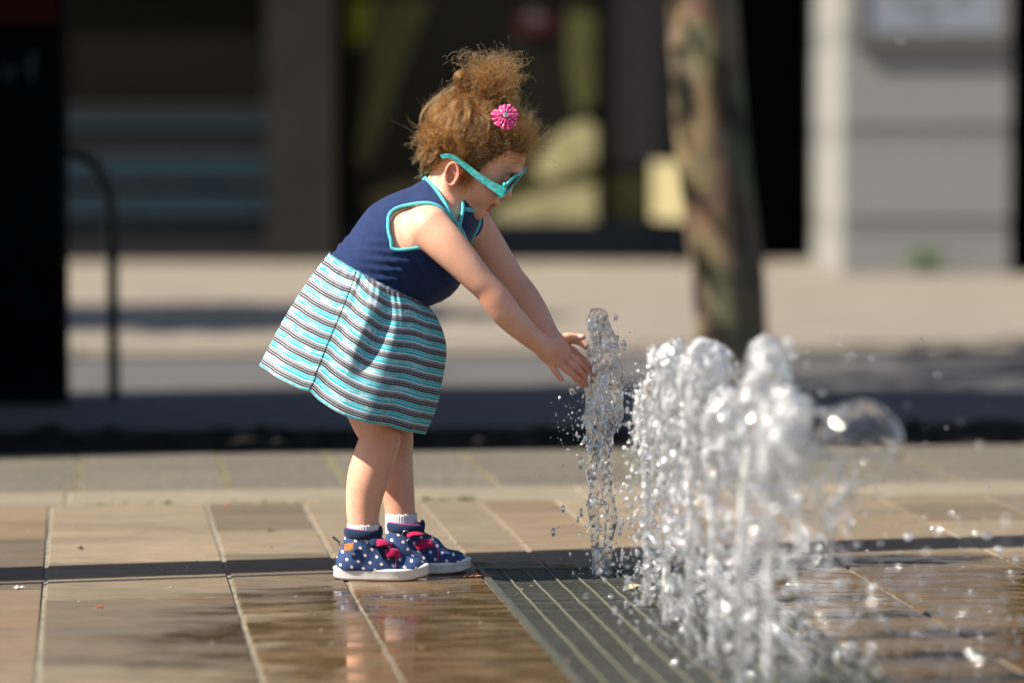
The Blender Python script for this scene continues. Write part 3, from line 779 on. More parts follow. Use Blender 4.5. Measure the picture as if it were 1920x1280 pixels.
# near (right) hand: palm and five fingers
def finger(pts, rs, k=.0045):
    q = smooth_curve(np.column_stack([np.array(pts), np.array(rs) * .93]), 9)
    q[:, 3] *= .93 + .07 * np.cos(np.linspace(0, 1, 9) * 4 * PI)
    for i in range(8): B.cone(q[i, :3], q[i + 1, :3], q[i, 3], q[i + 1, 3], k if i == 0 else 0)
nh = -.050
B.cone(G(1030, 656, nh), G(1052, 668, nh + .006), r(17), r(15), .010)
B.cone(G(1030, 650, nh), G(1058, 655, nh + .012), r(15), r(12), .010)
B.cone(G(1026, 662, nh), G(1036, 678, nh + .002), r(15), r(11), .010)
B.cone(G(1036, 650, nh + .004), G(1052, 640, nh + .012), r(14), r(10), .008)
finger([G(1040, 644, nh + .006), G(1056, 633, nh + .012), G(1074, 631, nh + .018), G(1092, 632, nh + .022)], [r(11), r(9), r(8.6), r(6.6)])          # thumb
finger([G(1056, 657, nh + .010), G(1071, 669, nh + .012), G(1086, 681, nh + .018), G(1099, 694, nh + .028)], [r(10), r(8.6), r(7.8), r(6.0)])   # index
finger([G(1052, 667, nh + .004), G(1067, 679, nh + .004), G(1083, 692, nh + .010), G(1097, 706, nh + .020)], [r(9.5), r(8.6), r(7.8), r(6.0)])  # middle
finger([G(1044, 674, nh - .001), G(1057, 688, nh - .002), G(1071, 699, nh + .002), G(1083, 711, nh + .010)], [r(9.5), r(8.2), r(7.6), r(5.8)])  # ring
finger([G(1032, 676, nh - .003), G(1037, 689, nh - .005), G(1045, 701, nh - .004), G(1053, 711, nh + .001)], [r(9), r(7.4), r(6.8), r(5.2)])    # little
# far (left) hand, palm towards us, fingers in the water
fb = .012
B.cone(G(1044, 648, fb), G(1068, 664, fb - .002), r(17), r(16), .010)
B.cone(G(1050, 662, fb), G(1074, 680, fb), r(15), r(14), .010)
finger([G(1054, 642, fb), G(1072, 637, fb - .010), G(1086, 640, fb - .016), G(1097, 648, fb - .018)], [r(11), r(9), r(8.4), r(6.6)])
finger([G(1076, 662, fb), G(1092, 673, fb - .004), G(1105, 686, fb - .010), G(1115, 699, fb - .018)], [r(9.5), r(8.4), r(7.8), r(6)])
finger([G(1076, 672, fb), G(1091, 686, fb - .004), G(1103, 700, fb - .010), G(1112, 714, fb - .018)], [r(9.5), r(8.4), r(7.8), r(6)])
finger([G(1072, 682, fb), G(1084, 697, fb - .002), G(1094, 710, fb - .008), G(1101, 722, fb - .014)], [r(9.5), r(8.2), r(7.6), r(5.8)])
finger([G(1064, 688, fb), G(1074, 702, fb), G(1083, 713, fb - .004), G(1090, 722, fb - .008)], [r(9), r(7.4), r(6.8), r(5.2)])
# head
def ellh(c, rad, k=.008, op='u', Fd=B): Fd.ell(H(*c), [x * K for x in rad], HA, k, op)
ellh((-4, 6, 0), (84, 72, 80), .015)
ellh((40, 18, 0), (49, 56, 48), .012)              # forehead
ellh((36, -36, 0), (50, 55, 60), .015)              # face
for s in (-1, 1):
    ellh((51, -50, s * 31), (31, 25, 28), .014)     # cheeks
    B.cone(H(0, -66, s * 42), H(58, -84, s * 10), r(22), r(19), .016)   # jaw
ellh((64, -86, 0), (19, 22, 17), .012)              # chin
ellh((84, 13, 0), (9, 40, 9), .010)                 # brow ridge
for s in (-1, 1): ellh((90, -6, s * 27), (13, 17, 11), .012, 's')
for s in (-1, 1): ellh((75, -7, s * 26), (12, 15, 11), .003)            # closed lids
for s in (-1, 1): ellh((86, -10, s * 26), (2.5, 12, 2.2), .002)          # lash line
B.cone(H(84, -2), H(91, -28), r(7), r(8), .008)     # nose
B.ell(H(94, -33), [x * K for x in (9, 10, 8)], HA, .006)
for s in (-1, 1): ellh((86, -38, s * 9), (8, 6.5, 6), .004)
for s in (-1, 1): ellh((89, -44, s * 5), (3.5, 2.6, 2.5), .002, 's')
ellh((79, -55, 0), (14, 17, 9), .008)
ellh((82, -61.5, 0), (10.5, 17, 5.5), .004)          # upper lip
ellh((78.5, -73.5, 0), (10, 14, 6), .004)            # lower lip
ellh((92, -67.6, 0), (16, 19, 1.9), .0015, 's')      # parted mouth
ellh((70, -80, 0), (17, 15, 6), .006)
# ear (near and far)
for s in (-1, 1):
    eu = np.array([.16, 0, .987]); ef = np.array([.987, 0, -.16]); es = np.array([-.30, s * .95, 0.0]); es /= np.linalg.norm(es)
    ec = H(-8, -54, s * 66) if s < 0 else H(-10, -54, 66)
    EA = np.stack([ef, es, eu])
    B.ell(ec, (r(13), r(6), r(22)), EA, .004)
    B.ell(ec + es * r(6) + ef * r(3) + eu * r(1), (r(8.5), r(5.5), r(15)), EA, .003, 's')
    a = [ec + es * r(4.5) + ef * r(13 * math.cos(t)) * .92 + eu * r(22 * math.sin(t)) * .95 for t in np.linspace(math.radians(25), math.radians(300), 14)]
    for p, q in zip(a, a[1:]): B.cone(p, q, r(2.8), r(2.8), .0015)
    B.cone(ec + es * r(3) + ef * r(6), ec + es * r(3) + eu * r(9) - ef * r(2), r(2.2), r(2.2), .002)
    B.cone(ec + es * r(2) + ef * r(10) - eu * r(2), ec + es * r(3) + ef * r(9) - eu * r(9), r(3.4), r(3), .003)   # tragus

def skin_mat():
    m, nt, b = newmat('skin'); L = nt.links
    at = N(nt, 'ShaderNodeAttribute', attribute_name='flush')
    v = pos_node(nt)
    base = ramp(nt, noise(nt, v, 26, 5, .6), [(.3, (.76, .405, .275)), (.7, (.86, .50, .365))])
    c = mixc(nt, at.outputs['Fac'], base, (.62, .20, .13, 1))
    lp = N(nt, 'ShaderNodeAttribute', attribute_name='lips'); c = mixc(nt, lp.outputs['Fac'], c, (.50, .10, .08, 1))
    fr_ = noise(nt, v, 900, 3, .6)
    mo = noise(nt, v, 11, 4, .6); c = mixc(nt, mth(nt, 'MULTIPLY_ADD', mo, 1.4, -.55, clamp=True), c, mixc(nt, 1.0, c, (1.0, .80, .74, 1), 'MULTIPLY'))
    c = mixc(nt, .25, c, ramp(nt, noise(nt, v, 260, 4, .7), [(.35, (.82, .74, .7)), (.6, (1.08, 1.05, 1.04))]), 'MULTIPLY')
    L.new(c, b.inputs['Base Color'])
    b.inputs['Subsurface Weight'].default_value = .22; b.inputs['Subsurface Radius'].default_value = (1, .35, .18); b.inputs['Subsurface Scale'].default_value = .006
    b.inputs['Roughness'].default_value = .48; b.inputs['Specular IOR Level'].default_value = .38
    bump(nt, b, fr_, .35, .0004); return m
M['skin'] = skin_mat()
lo = G(560, 1100, -.20); hi = G(1140, 150, .20)
V, Q = surface(B, (lo[0], Y0 - .2, -.02), (hi[0] + .01, Y0 + .2, 1.05), .00145, relax=1)
body = gk(mesh('body', V, Q, M['skin'], None, True))
fl = np.zeros(len(V)); lips = np.zeros(len(V))
def blob(arr, c, rad, amt): arr += amt * np.exp(-((V - c) ** 2).sum(1) / rad ** 2)
for s in (-1, 1):
    blob(fl, H(62, -48, s * 40), .022, .35); blob(fl, H(-8, -54, s * 70), .022, .75)
blob(fl, H(97, -34), .010, .35); blob(fl, H(70, -86), .015, .15)
for c, rd, a in ((G(714, 822, -.09), .03, .3), (G(742, 820, .05), .03, .25), (G(912, 556, -.13), .02, .3), (G(985, 556, .06), .03, .15), (G(1060, 668, -.05), .035, .35), (G(1095, 695, -.03), .02, .5), (G(1053, 711, -.05), .012, .45), (G(1084, 711, -.04), .012, .45), (G(1100, 705, 0), .03, .5),
                 (G(690, 960, -.09), .03, .12), (G(740, 960, .02), .03, .12)): blob(fl, c, rd, a)
for c in ((88, -61), (86, -73.5)):
    for s_ in (-16, -8, 0, 8, 16): blob(lips, H(c[0] - abs(s_) * .25, c[1], s_), .0055, .9)
lips = np.where(((V - H(84, -67)) @ uh > -.0125) & ((V - H(84, -67)) @ uh < .0105), lips, lips * .2)
for nm, ar in (('flush', fl), ('lips', lips)):
    at = body.data.attributes.new(nm, 'FLOAT', 'POINT'); at.data.foreach_set('value', np.clip(ar, 0, 1).astype(np.float32))
# nails
mb = MB()
nail = simple('nail', (.80, .50, .46), .25)
def nail_at(p, d, up, a=.0042, b_=.0034):
    d = Vector(d).normalized(); up = Vector(up); up = (up - d * up.dot(d)).normalized(); sd = d.cross(up)
    v = []; n = 8
    for k in range(n):
        t = 2 * PI * k / n; v.append(Vector(p) + d * a * math.cos(t) + sd * b_ * math.sin(t) - up * .0009 * math.sin(t) ** 2)
    v.append(Vector(p) + up * .0008); mb.add(v, [(k, (k + 1) % n, n) for k in range(n)])
nail_at(G(1088, 629, nh + .0135), (1, .1, -.05), (-.1, -.8, .6), .0052, .0042)
for (px, py, dy) in ((1096, 689, .0215), (1094, 701, .0135), (1080, 706, .0035), (1051, 706, -.006)):
    nail_at(G(px, py, nh + dy), (1, .4, -1), (.25, -.9, .35))
keep(mb.build('nail', nail, smooth=True), girl)

# ---- dress: bodice -----------------------------------------------------------
def fabric(name, col, scale=1500, rough=.85, var=.15, fold=0.0):
    m, nt, b = newmat(name); v = pos_node(nt)
    c = (*col, 1)
    f = noise(nt, v, 60, 4)
    cc = ramp(nt, f, [(.3, tuple(x * (1 - var) for x in col)), (.7, tuple(x * (1 + var) for x in col))])
    fz = noise(nt, v, scale, 2, .8)
    cc = mixc(nt, .5, cc, ramp(nt, fz, [(.35, (.7, .7, .7)), (.7, (1.35, 1.35, 1.35))]), 'MULTIPLY')
    nt.links.new(cc, b.inputs['Base Color']); b.inputs['Roughness'].default_value = rough; b.inputs['Specular IOR Level'].default_value = .2
    b.inputs['Sheen Weight'].default_value = .12; b.inputs['Sheen Roughness'].default_value = .5
    h = fz
    if fold:
        wv = noise(nt, pos_node(nt, (1.5, .6, 1)), 26, 3, .5); h = mth(nt, 'ADD', fz, mth(nt, 'MULTIPLY', wv, fold))
    bump(nt, b, h, .5, .0006); return m
M['navy'] = fabric('navy_jersey', (.010, .026, .095), fold=5)
M['cyan'] = fabric('cyan_trim', (.10, .56, .64), var=.05)
D = Field(); torso(D, .0065, .022)
D.cone(G(708, 526), G(690, 548), r(94), r(92), .01, sq=(SHN, 1.0))
def polyprism(pts, y0_, y1_):
    A = np.array(pts, float); Bp = np.roll(A, -1, 0)
    def fn(P):
        q = PX(P.reshape(-1, 3)); d = np.full(len(q), 1e9); inside = np.zeros(len(q), bool)
        for a, b in zip(A, Bp):
            e = b - a; w = q - a; t = np.clip((w @ e) / (e @ e), 0, 1); d = np.minimum(d, np.linalg.norm(w - t[:, None] * e, axis=1))
            c = ((a[1] > q[:, 1]) != (b[1] > q[:, 1])) & (q[:, 0] < (b[0] - a[0]) * (q[:, 1] - a[1]) / (b[1] - a[1] + 1e-9) + a[0]); inside ^= c
        d = np.where(inside, -d, d) * K
        y = P.reshape(-1, 3)[:, 1]; d = np.maximum(d, np.maximum(y0_ - y, y - y1_)); return d.reshape(P.shape[:-1])
    ps = [W(x, y, Y_) for x, y in pts for Y_ in (y0_, y1_)]; return fn, np.min(ps, 0), np.max(ps, 0)
ARM1 = [(728, 408), (734, 397), (750, 388), (785, 381), (811, 382), (830, 392), (846, 407), (862, 426), (874, 452), (860, 466), (800, 464), (741, 468), (733, 450), (728, 430)]
fn, a, b_ = polyprism(smooth_curve(ARM1 + ARM1[:1], 60)[:-1].tolist(), Y0 - .2, Y0 - .042); D.func(fn, a, b_, .001, 's')
ARM2 = [(868, 396), (886, 384), (930, 380), (960, 430), (930, 470), (884, 452), (896, 432), (899, 412)]
fn, a, b_ = polyprism([(899, 380), (960, 380), (960, 470), (884, 452), (893, 434), (899, 412)], Y0 + .05, Y0 + .2); D.func(fn, a, b_, .001, 's')
NKC = [(794, 331), (806, 342), (820, 359), (834, 380), (846, 400), (855, 417), (860, 430)]
VF = [(860, 430), (864, 412), (868, 394), (868, 380)]
fn, a, b_ = polyprism(smooth_curve(NKC, 16).tolist() + [(864, 412), (869, 392), (869, 325), (800, 308)], Y0 - .2, Y0 + .03); D.func(fn, a, b_, .001, 's')
# neck opening round the neck axis
NA = G(826, 392, .004); nax = np.array(H(-18, -62) - NA); nax /= np.linalg.norm(nax)
e1 = np.array([nax[2], 0, -nax[0]]); e1 /= np.linalg.norm(e1); e2 = np.cross(nax, e1)    # e1 to the throat, e2 sideways
def neckR(ph):
    c = np.cos(ph); return r(43) + r(10) * np.clip(c, 0, 1) ** 5
def neckfn(P):
    q = P - NA; t = q @ nax; x = q @ e1; y = q @ e2; ph = np.arctan2(y, x)
    return np.maximum(np.hypot(x, y) - neckR(ph), -t - .07)
D.func(neckfn, NA - .1, NA + .1, .001, 's')
WC = G(709, 524); wd = G(800, 571) - G(617, 473); wd = wd / np.linalg.norm(wd); wn_up = np.array([-wd[2], 0, wd[0]]); wn_up = wn_up if wn_up[2] > 0 else -wn_up
D.func(lambda P: (WC - P) @ wn_up - .016, WC - .3, WC + .3, .001, 'i')
def folds(P, D_):
    q = (P - WC); a = q @ wd; b = q @ wn_up
    lowm = np.exp(-((b - .03) / .045) ** 2); w1 = np.sin((a * .8 + b * 1.6) * 190 + 2.2 * wob(P, 24, 3)) * np.clip(wob(P, 17, 8) + .5, 0, 1)
    arm_ = np.exp(-(((P - G(735, 500, -.08)) ** 2).sum(-1)) / .05 ** 2); w2 = np.sin((a * .6 - b * 1.3) * 260 + 3 * wob(P, 20, 5))
    return D_ + lowm * w1 * .0021 + arm_ * w2 * .0016 + wob(P, 32, 2) * .0018
bod = fmesh('bodice', D, (G(590, 600)[0], Y0 - .17, .40), (G(960, 300)[0], Y0 + .17, .82), .0018, M['navy'], relax=2, post=folds); gk(bod)
DS = Field(); torso(DS, .0065, .022)
def onto(p, d, lim=.4):
    """walk from p along d until the dress surface"""
    p = np.array(p, float); d = np.array(d, float) / np.linalg.norm(d); t = 0
    for _ in range(60):
        s_ = float(DS.eval((p + d * t)[None].astype(np.float32))[0])
        if s_ < .0004: break
        t += max(s_ * .8, .0004)
        if t > lim: break
    return p + d * t
dress = gk(empty('dress', tuple(G(720, 560))))
dress.parent = girl; dress.matrix_parent_inverse = Matrix.Translation(girl.location).inverted()
def dk(o): o.parent = dress; o.matrix_parent_inverse = Matrix.Translation(dress.location).inverted(); return o
bod.parent = None; dk(bod)
def trim(name, pts, rad=.0031, closed=False):
    v, f = tube(pts, rad, 10, not closed, closed=closed); return dk(mesh(name, v, f, M['cyan'], None, True))
tr = []
for x, y in smooth_curve(ARM1 + ARM1[:1], 80)[:-1]:
    d_ = ray(x, y); tr.append(onto(np.array([0, 0, HCAM]) + d_ * ((Y0 - .3) / d_[1]), d_))
tr = [p for p in tr if p[1] < Y0 + .05]
trim('armhole_trim', tr, closed=True)
t2 = []
for x, y in smooth_curve([(872, 392), (888, 396), (898, 408), (897, 422), (888, 440), (880, 456)], 24):
    d_ = ray(x, y); t2.append(onto(np.array([0, 0, HCAM]) + d_ * ((Y0 - .3) / d_[1]), d_))
trim('armhole_trim', t2, .004)
nk = []
for ph in np.linspace(0, 2 * PI, 70, endpoint=False):
    p = NA + (e1 * math.cos(ph) + e2 * math.sin(ph)) * float(neckR(ph)) + nax * .09
    p = onto(p, -nax, .22)
    if p[2] > G(0, 470)[2] and p[1] > Y0 + .0 and (p - NA) @ e1 < .02: nk.append(p)
trim('neck_trim', nk, .0034)
for path_ in (NKC, VF):
    q_ = []
    for x, y in smooth_curve(path_, 26):
        d_ = ray(x, y); q_.append(onto(np.array([0, 0, HCAM]) + d_ * ((Y0 - .3) / d_[1]), d_))
    q_ = [p for p in q_ if p[1] < Y0 + .12]
    if len(q_) > 3: trim('neck_trim', q_, .0032)

# ---- dress: skirt -------------------------------------------------------------
def skirt_mat():
    m, nt, b = newmat('striped_jersey'); L = nt.links
    uv = N(nt, 'ShaderNodeUVMap'); uv.uv_map = 'UVMap'; sx = N(nt, 'ShaderNodeSeparateXYZ'); L.new(uv.outputs[0], sx.inputs[0])
    t = mth(nt, 'FRACT', mth(nt, 'DIVIDE', sx.outputs[1], .0230))
    cy_ = (.02, .47, .55, 1); wh = (.80, .82, .88, 1); bk = (.010, .008, .016, 1); gr = (.06, .06, .10, 1)
    r1 = ramp(nt, t, [(0, cy_), (.17, wh), (.20, cy_), (.37, wh), (.40, bk), (.55, wh), (.582, bk), (.722, wh), (.76, gr), (.86, wh), (.95, cy_)], 'CONSTANT')
    r2 = ramp(nt, t, [(0, wh), (.10, wh), (.19, wh), (.27, wh), (.40, bk), (.55, wh), (.582, bk), (.722, wh), (.76, gr), (.86, wh), (.95, wh)], 'CONSTANT')
    mp = N(nt, 'ShaderNodeMapping'); mp.inputs['Scale'].default_value = (26, 60, 1); L.new(uv.outputs[0], mp.inputs[0])
    mp2 = N(nt, 'ShaderNodeMapping'); mp2.inputs['Scale'].default_value = (160, 500, 1); L.new(uv.outputs[0], mp2.inputs[0])
    a = noise(nt, mp.outputs[0], 1, 3); c2 = noise(nt, mp2.outputs[0], 1, 2, .8)
    w = mth(nt, 'MULTIPLY_ADD', mth(nt, 'ADD', mth(nt, 'SUBTRACT', a, .565), mth(nt, 'MULTIPLY', mth(nt, 'SUBTRACT', c2, .5), .8)), 5, .25, clamp=True)
    w = mth(nt, 'MULTIPLY', w, mth(nt, 'MULTIPLY_ADD', sx.outputs[0], 7.0, -.35, clamp=True))  # fewer white flecks on the front, its shaded side toned into the colour
    L.new(mixc(nt, w, r1, r2), b.inputs['Base Color']); b.inputs['Roughness'].default_value = .85; b.inputs['Specular IOR Level'].default_value = .2
    bump(nt, b, noise(nt, pos_node(nt), 1500, 2), .4, .0005); return m
M['skirt'] = skirt_mat()
Lc = smooth_curve([(618, 474), (588, 512), (556, 558), (528, 604), (506, 646), (487, 681)], 80)
Rc = smooth_curve([(800, 569), (818, 594), (832, 628), (836, 662), (829, 708), (818, 760), (797, 812)], 80)
def dep(v): return .099 + .066 * v ** .85
NU, NV = 360, 80
V = np.zeros((NV, NU, 3)); rs_ = np.random.default_rng(5)
gath = [(n, rs_.uniform(0, 6.28), rs_.uniform(.4, 1)) for n in (31, 38, 47, 55, 63)]
fold = [(5, 1.2, 1.0), (8, 2.2, .8), (11, .4, .55), (14, 4.0, .35)]
for j in range(NV):
    v = j / (NV - 1); Lp = G(*Lc[j]); Rp = G(*Rc[j]); mid = (Lp + Rp) / 2; hx = (Rp - Lp) / 2
    dn = np.array([-hx[2], 0, hx[0]]); dn = dn / np.linalg.norm(dn)
    if dn[2] > 0: dn = -dn
    dd = dep(v)
    for i in range(NU):
        ph = 2 * PI * i / NU; c, s = math.cos(ph), math.sin(ph)
        g = sum(a * math.sin(n * ph + o + v * 2 * math.sin(n)) for n, o, a in gath) / 3
        f = sum(a * math.sin(n * ph + o + .6 * v) for n, o, a in fold) / 2
        am = .0042 * math.exp(-v * 5) * g * min(1, v * 14 + .15) + .0125 * f * v ** .8 * (1 - .35 * v) - .016 * math.exp(-((ph - (PI / 2 - .28 + .25 * v)) / .10) ** 2) * math.sin(min(1, v * 1.25) * PI) + .009 * math.exp(-((ph - (PI / 2 - .02 + .2 * v)) / .14) ** 2) * math.sin(min(1, v * 1.2) * PI)
        edge = abs(c) ** 6
        rad = 1 + (am / .13) * (1 - .75 * edge)
        p = mid + hx * c * rad + np.array([0, 1, 0]) * dd * s * rad * -1
        near = max(0, s)
        # the hem hangs lower in front of the seam, hitches up at the seam
        p = p + dn * (.012 * near * v ** 3 * math.exp(-((c - .12) / .42) ** 2) - .005 * near * v ** 3 * math.exp(-((c + .36) / .07) ** 2))
        V[j, i] = p
arc = np.zeros((NV, NU))
dl = np.linalg.norm(np.diff(V, axis=0), axis=2); arc[:-1] = np.cumsum(dl[::-1], 0)[::-1]
arc = arc * (1 + .0) ; k_ = np.ones(9) / 9
arc = np.stack([np.convolve(np.r_[a[-4:], a, a[:4]], k_, 'valid') for a in arc])
idx = np.arange(NV * NU).reshape(NV, NU); a_ = idx[:-1]; b2 = np.roll(a_, -1, 1); d2 = idx[1:]; c2 = np.roll(d2, -1, 1)
Fq = np.stack([a_, b2, c2, d2], -1).reshape(-1, 4)
sk = mesh('skirt', V.reshape(-1, 3), Fq, M['skirt'], None, True); dk(sk)
uvl = sk.data.uv_layers.new(name='UVMap'); li = np.zeros(len(sk.data.loops), np.int32); sk.data.loops.foreach_get('vertex_index', li)
circ = (li % NU) / NU * .8; uvl.data.foreach_set('uv', np.stack([circ, arc.ravel()[li] + .004], 1).astype(np.float32).ravel())
md = sk.modifiers.new('thickness', 'SOLIDIFY'); md.thickness = .0014; md.offset = -1
# side seam
ci = [int(round(NU * (math.acos(-.40 + .02 * v) / (2 * PI)))) for v in np.linspace(0, 1, NV)]
pts = [V[j, ci[j]] + np.array([0, -.0004, 0]) for j in range(1, NV)]
v_, f_ = tube(pts, [.0004 + .0005 * (j % 3 > 0) for j in range(len(pts))], 6); dk(mesh('seam', v_, f_, simple('dark_thread', (.015, .012, .02), .9), None, True))
# waist cord
wv_ = [V[0, i] * .5 + V[1, i] * .5 + np.array([0, 0, .001]) for i in range(0, NU, 3)]
v_, f_ = tube(wv_, [.0010 + .0006 * math.sin(i * 2.1) for i in range(len(wv_))], 8, False, closed=True); dk(mesh('waist_gather', v_, f_, fabric('waist_thread', (.10, .22, .30)), None, True))

# ---- shoes -----------------------------------------------------------------------
def denim():
    m, nt, b = newmat('dotted_denim'); L = nt.links
    tc = N(nt, 'ShaderNodeTexCoord'); sx = N(nt, 'ShaderNodeSeparateXYZ'); L.new(tc.outputs['Object'], sx.inputs[0])
    px_, pz_ = .0205, .0118
    zz = mth(nt, 'DIVIDE', mth(nt, 'ADD', sx.outputs[2], mth(nt, 'MULTIPLY', sx.outputs[0], .13)), pz_); row = mth(nt, 'FLOOR', zz)
    xx = mth(nt, 'ADD', mth(nt, 'DIVIDE', sx.outputs[0], px_), mth(nt, 'MULTIPLY', row, .42))
    fx = mth(nt, 'MULTIPLY', mth(nt, 'SUBTRACT', mth(nt, 'FRACT', xx), .5), px_); fz = mth(nt, 'MULTIPLY', mth(nt, 'SUBTRACT', mth(nt, 'FRACT', zz), .5), pz_)
    d = mth(nt, 'SQRT', mth(nt, 'ADD', mth(nt, 'MULTIPLY', fx, fx), mth(nt, 'MULTIPLY', fz, fz)))
    dot = mth(nt, 'LESS_THAN', d, .0027); ring = mth(nt, 'LESS_THAN', d, .0032)
    v = pos_node(nt)
    base = ramp(nt, noise(nt, v, 700, 3, .7), [(.3, (.012, .035, .12)), (.7, (.03, .075, .22))])
    c = mixc(nt, ring, base, (.25, .08, .2, 1)); c = mixc(nt, dot, c, (.70, .70, .66, 1))
    drop = mth(nt, 'GREATER_THAN', noise(nt, v, 260, 1), .66); c = mixc(nt, mth(nt, 'MULTIPLY', drop, .7), c, (.004, .008, .03, 1))
    L.new(c, b.inputs['Base Color']); b.inputs['Roughness'].default_value = .8; bump(nt, b, noise(nt, v, 1400, 2), .5, .0005); return m
M['denim'] = denim()
M['denimdark'] = fabric('dark_denim', (.010, .028, .075), 1100)
M['sole'] = simple('white_rubber', (.78, .77, .75), .5, nscale=40, namp=.12, bmp=.2)
M['pink'] = fabric('pink_suede', (.55, .012, .10), 900, .8, .2)
M['pinkline'] = simple('pink_lining', (.55, .03, .22), .8)
M['tan'] = simple('tan_leather', (.62, .24, .05), .5, nscale=200, namp=.4)
M['chrome'] = simple('metal_ring', (.55, .55, .56), .25, metal=1)
M['sock'] = fabric('white_sock', (.74, .73, .76), 800, .9, .05)
def shoe(x0, ys, z0, lab, near):
    """x0 heel, ys centre line, length 0.171 m; built along +x"""
    root = gk(empty('shoe', (x0, ys, z0)))
    def sk_(o): o.parent = root; o.matrix_parent_inverse = Matrix.Translation(root.location).inverted(); return o
    def P(x, z, y=0.0): return np.array([x0 + x, ys + y, z0 + z])
    L_ = .171
    # outline of the sole, mesh with toe spring
    n = 56; out = []
    for k in range(n):
        t = 2 * PI * k / n; cx, sy = math.cos(t), math.sin(t)
        x = L_ / 2 + L_ / 2 * math.copysign(abs(cx) ** .82, cx)
        wdt = .0285 + .0065 * math.exp(-((x - .120) / .045) ** 2)
        out.append((x, wdt * math.copysign(abs(sy) ** .72, sy)))
    def spring(x): return .0075 * max(0, (x - .115) / .056) ** 2 + .003 * max(0, (.03 - x) / .03) ** 2
    rows = [(.88, 0.0), (.975, .0014), (1.0, .0045), (.995, .0150), (1.012, .0160), (1.012, .0190), (.965, .0208), (.80, .0208)]
    v = []; 
    for sc, z in rows:
        for x, y in out:
            top = 1 + .06 * (x < .02)
            v.append(P(L_ / 2 + (x - L_ / 2) * (sc if sc < 1 else 1 + (sc - 1) * .5), z + spring(x) * (1 if z > .01 else .9), y * sc))
    f = [(j * n + i, j * n + (i + 1) % n, (j + 1) * n + (i + 1) % n, (j + 1) * n + i) for j in range(len(rows) - 1) for i in range(n)]
    f += [tuple(range(n))[::-1], tuple((len(rows) - 1) * n + i for i in range(n))]
    sole = sk_(mesh('sole', v, f, M['sole'], None, True))
    # lower edge stain line
    mbb = MB(); pts = [P(x, .0012 + spring(x) * .9, y * 1.0) for x, y in out]; vv, ff = tube(pts, .0012, 5, False, closed=True)
    sk_(mesh('outsole', vv, ff, simple('brown_outsole', (.16, .08, .05), .8)))
    U = Field()
    U.cone(P(.040, .030), P(.053, .082), .0300, .0298, .01, sq=(SHN, .93))
    U.cone(P(.036, .030), P(.090, .036), .0300, .0290, .012, sq=(SHN, 1.0))
    U.cone(P(.060, .056), P(.098, .040), .0270, .0220, .012, sq=(SHN, 1.0))
    U.cone(P(.090, .030), P(.138, .022), .0285, .0250, .012, sq=((0, 0, 1), .72))
    U.cone(P(.070, .016), P(.134, .016), .031, .030, .010, sq=((0, 0, 1), .7))
    U.func(lambda Q: (P(0, .0175)[2] + spring_np(Q[..., 0] - x0)) - Q[..., 2], P(-.02, -.05, -.06), P(.2, .2, .06), .001, 'i')
    U.func(lambda Q: (Q - P(.053, .0885)) @ np.array([-.02, 0, 1.0]), P(-.02, -.05, -.06), P(.2, .2, .06), .003, 'i')
    def spring_np(x): return .0075 * np.clip((x - .115) / .056, 0, 9) ** 2
    up = fmesh('upper', U, P(-.01, 0, -.05), P(.19, .11, .05), .0016, M['denim'], relax=1)
    # object coordinates relative to the shoe for the dots
    up.data.transform(Matrix.Translation((-x0, -ys, -z0))); up.location = (x0, ys, z0); sk_(up)
    # collar: two wraps
    def ringpts(zc, rr, t0, t1, m=40, tilt=0.0, xo=.0535): return [P(xo + rr * 1.02 * math.cos(t), zc + tilt * math.cos(t), rr * .95 * math.sin(t)) for t in np.linspace(t0, t1, m)]
    mbb = MB(); a0 = ringpts(.0815, .0312, math.radians(-28), math.radians(-340), 44, -.002)
    mbb.tube(a0, .0085, 8, flat=([(p[0] - P(.0535, 0)[0], p[1] - ys, 0) for p in a0], .34)); sk_(mbb.build('collar', M['denimdark'], smooth=True))
    mbb = MB(); a0 = ringpts(.0815, .0290, math.radians(-20), math.radians(-340), 44, -.002); a0 = [p + np.array([0, 0, .0085]) for p in a0]
    mbb.tube(a0, .0012, 6); sk_(mbb.build('lining', M['pinkline'], smooth=True))
    # tongue
    mbb = MB(); tg = [P(.068, .050), P(.080, .070), P(.084, .086), P(.083, .095)]
    mbb.tube(smooth_curve(tg, 10), [.018, .019, .0195, .0195, .0195, .019, .018, .017, .014, .008], 12, flat=([(1, 0, .2)] * 10, .26)); sk_(mbb.build('tongue', M['denimdark'], smooth=True))
    # straps
    def strap(pts, w, nm, mat, th=.12):
        c = smooth_curve(pts, 16); nr = [(p - P(.072, .03)) * np.array([1, 1, 1]) for p in c]
        q = MB(); q.tube(c, w, 8, flat=(nr, th)); return sk_(q.build(nm, mat, smooth=True))
    if near:
        strap([P(.066, .070, -.0315), P(.074, .0705, -.031), P(.084, .066, -.029)], .0125, 'strap_tab', M['denimdark'], .16)
        s1 = strap([P(.074, .0655, -.0335), P(.086, .0685, -.031), P(.098, .0665, -.021), P(.100, .064, .004)], .0085, 'velcro_strap', M['pink'], .2)
        strap([P(.086, .046, -.0325), P(.098, .050, -.030), P(.106, .046, -.026)], .0100, 'strap_tab', M['denimdark'], .16)
        s2 = strap([P(.095, .0475, -.0335), P(.107, .051, -.0300), P(.118, .0475, -.019), P(.118, .045, .004)], .0078, 'velcro_strap', M['pink'], .2)
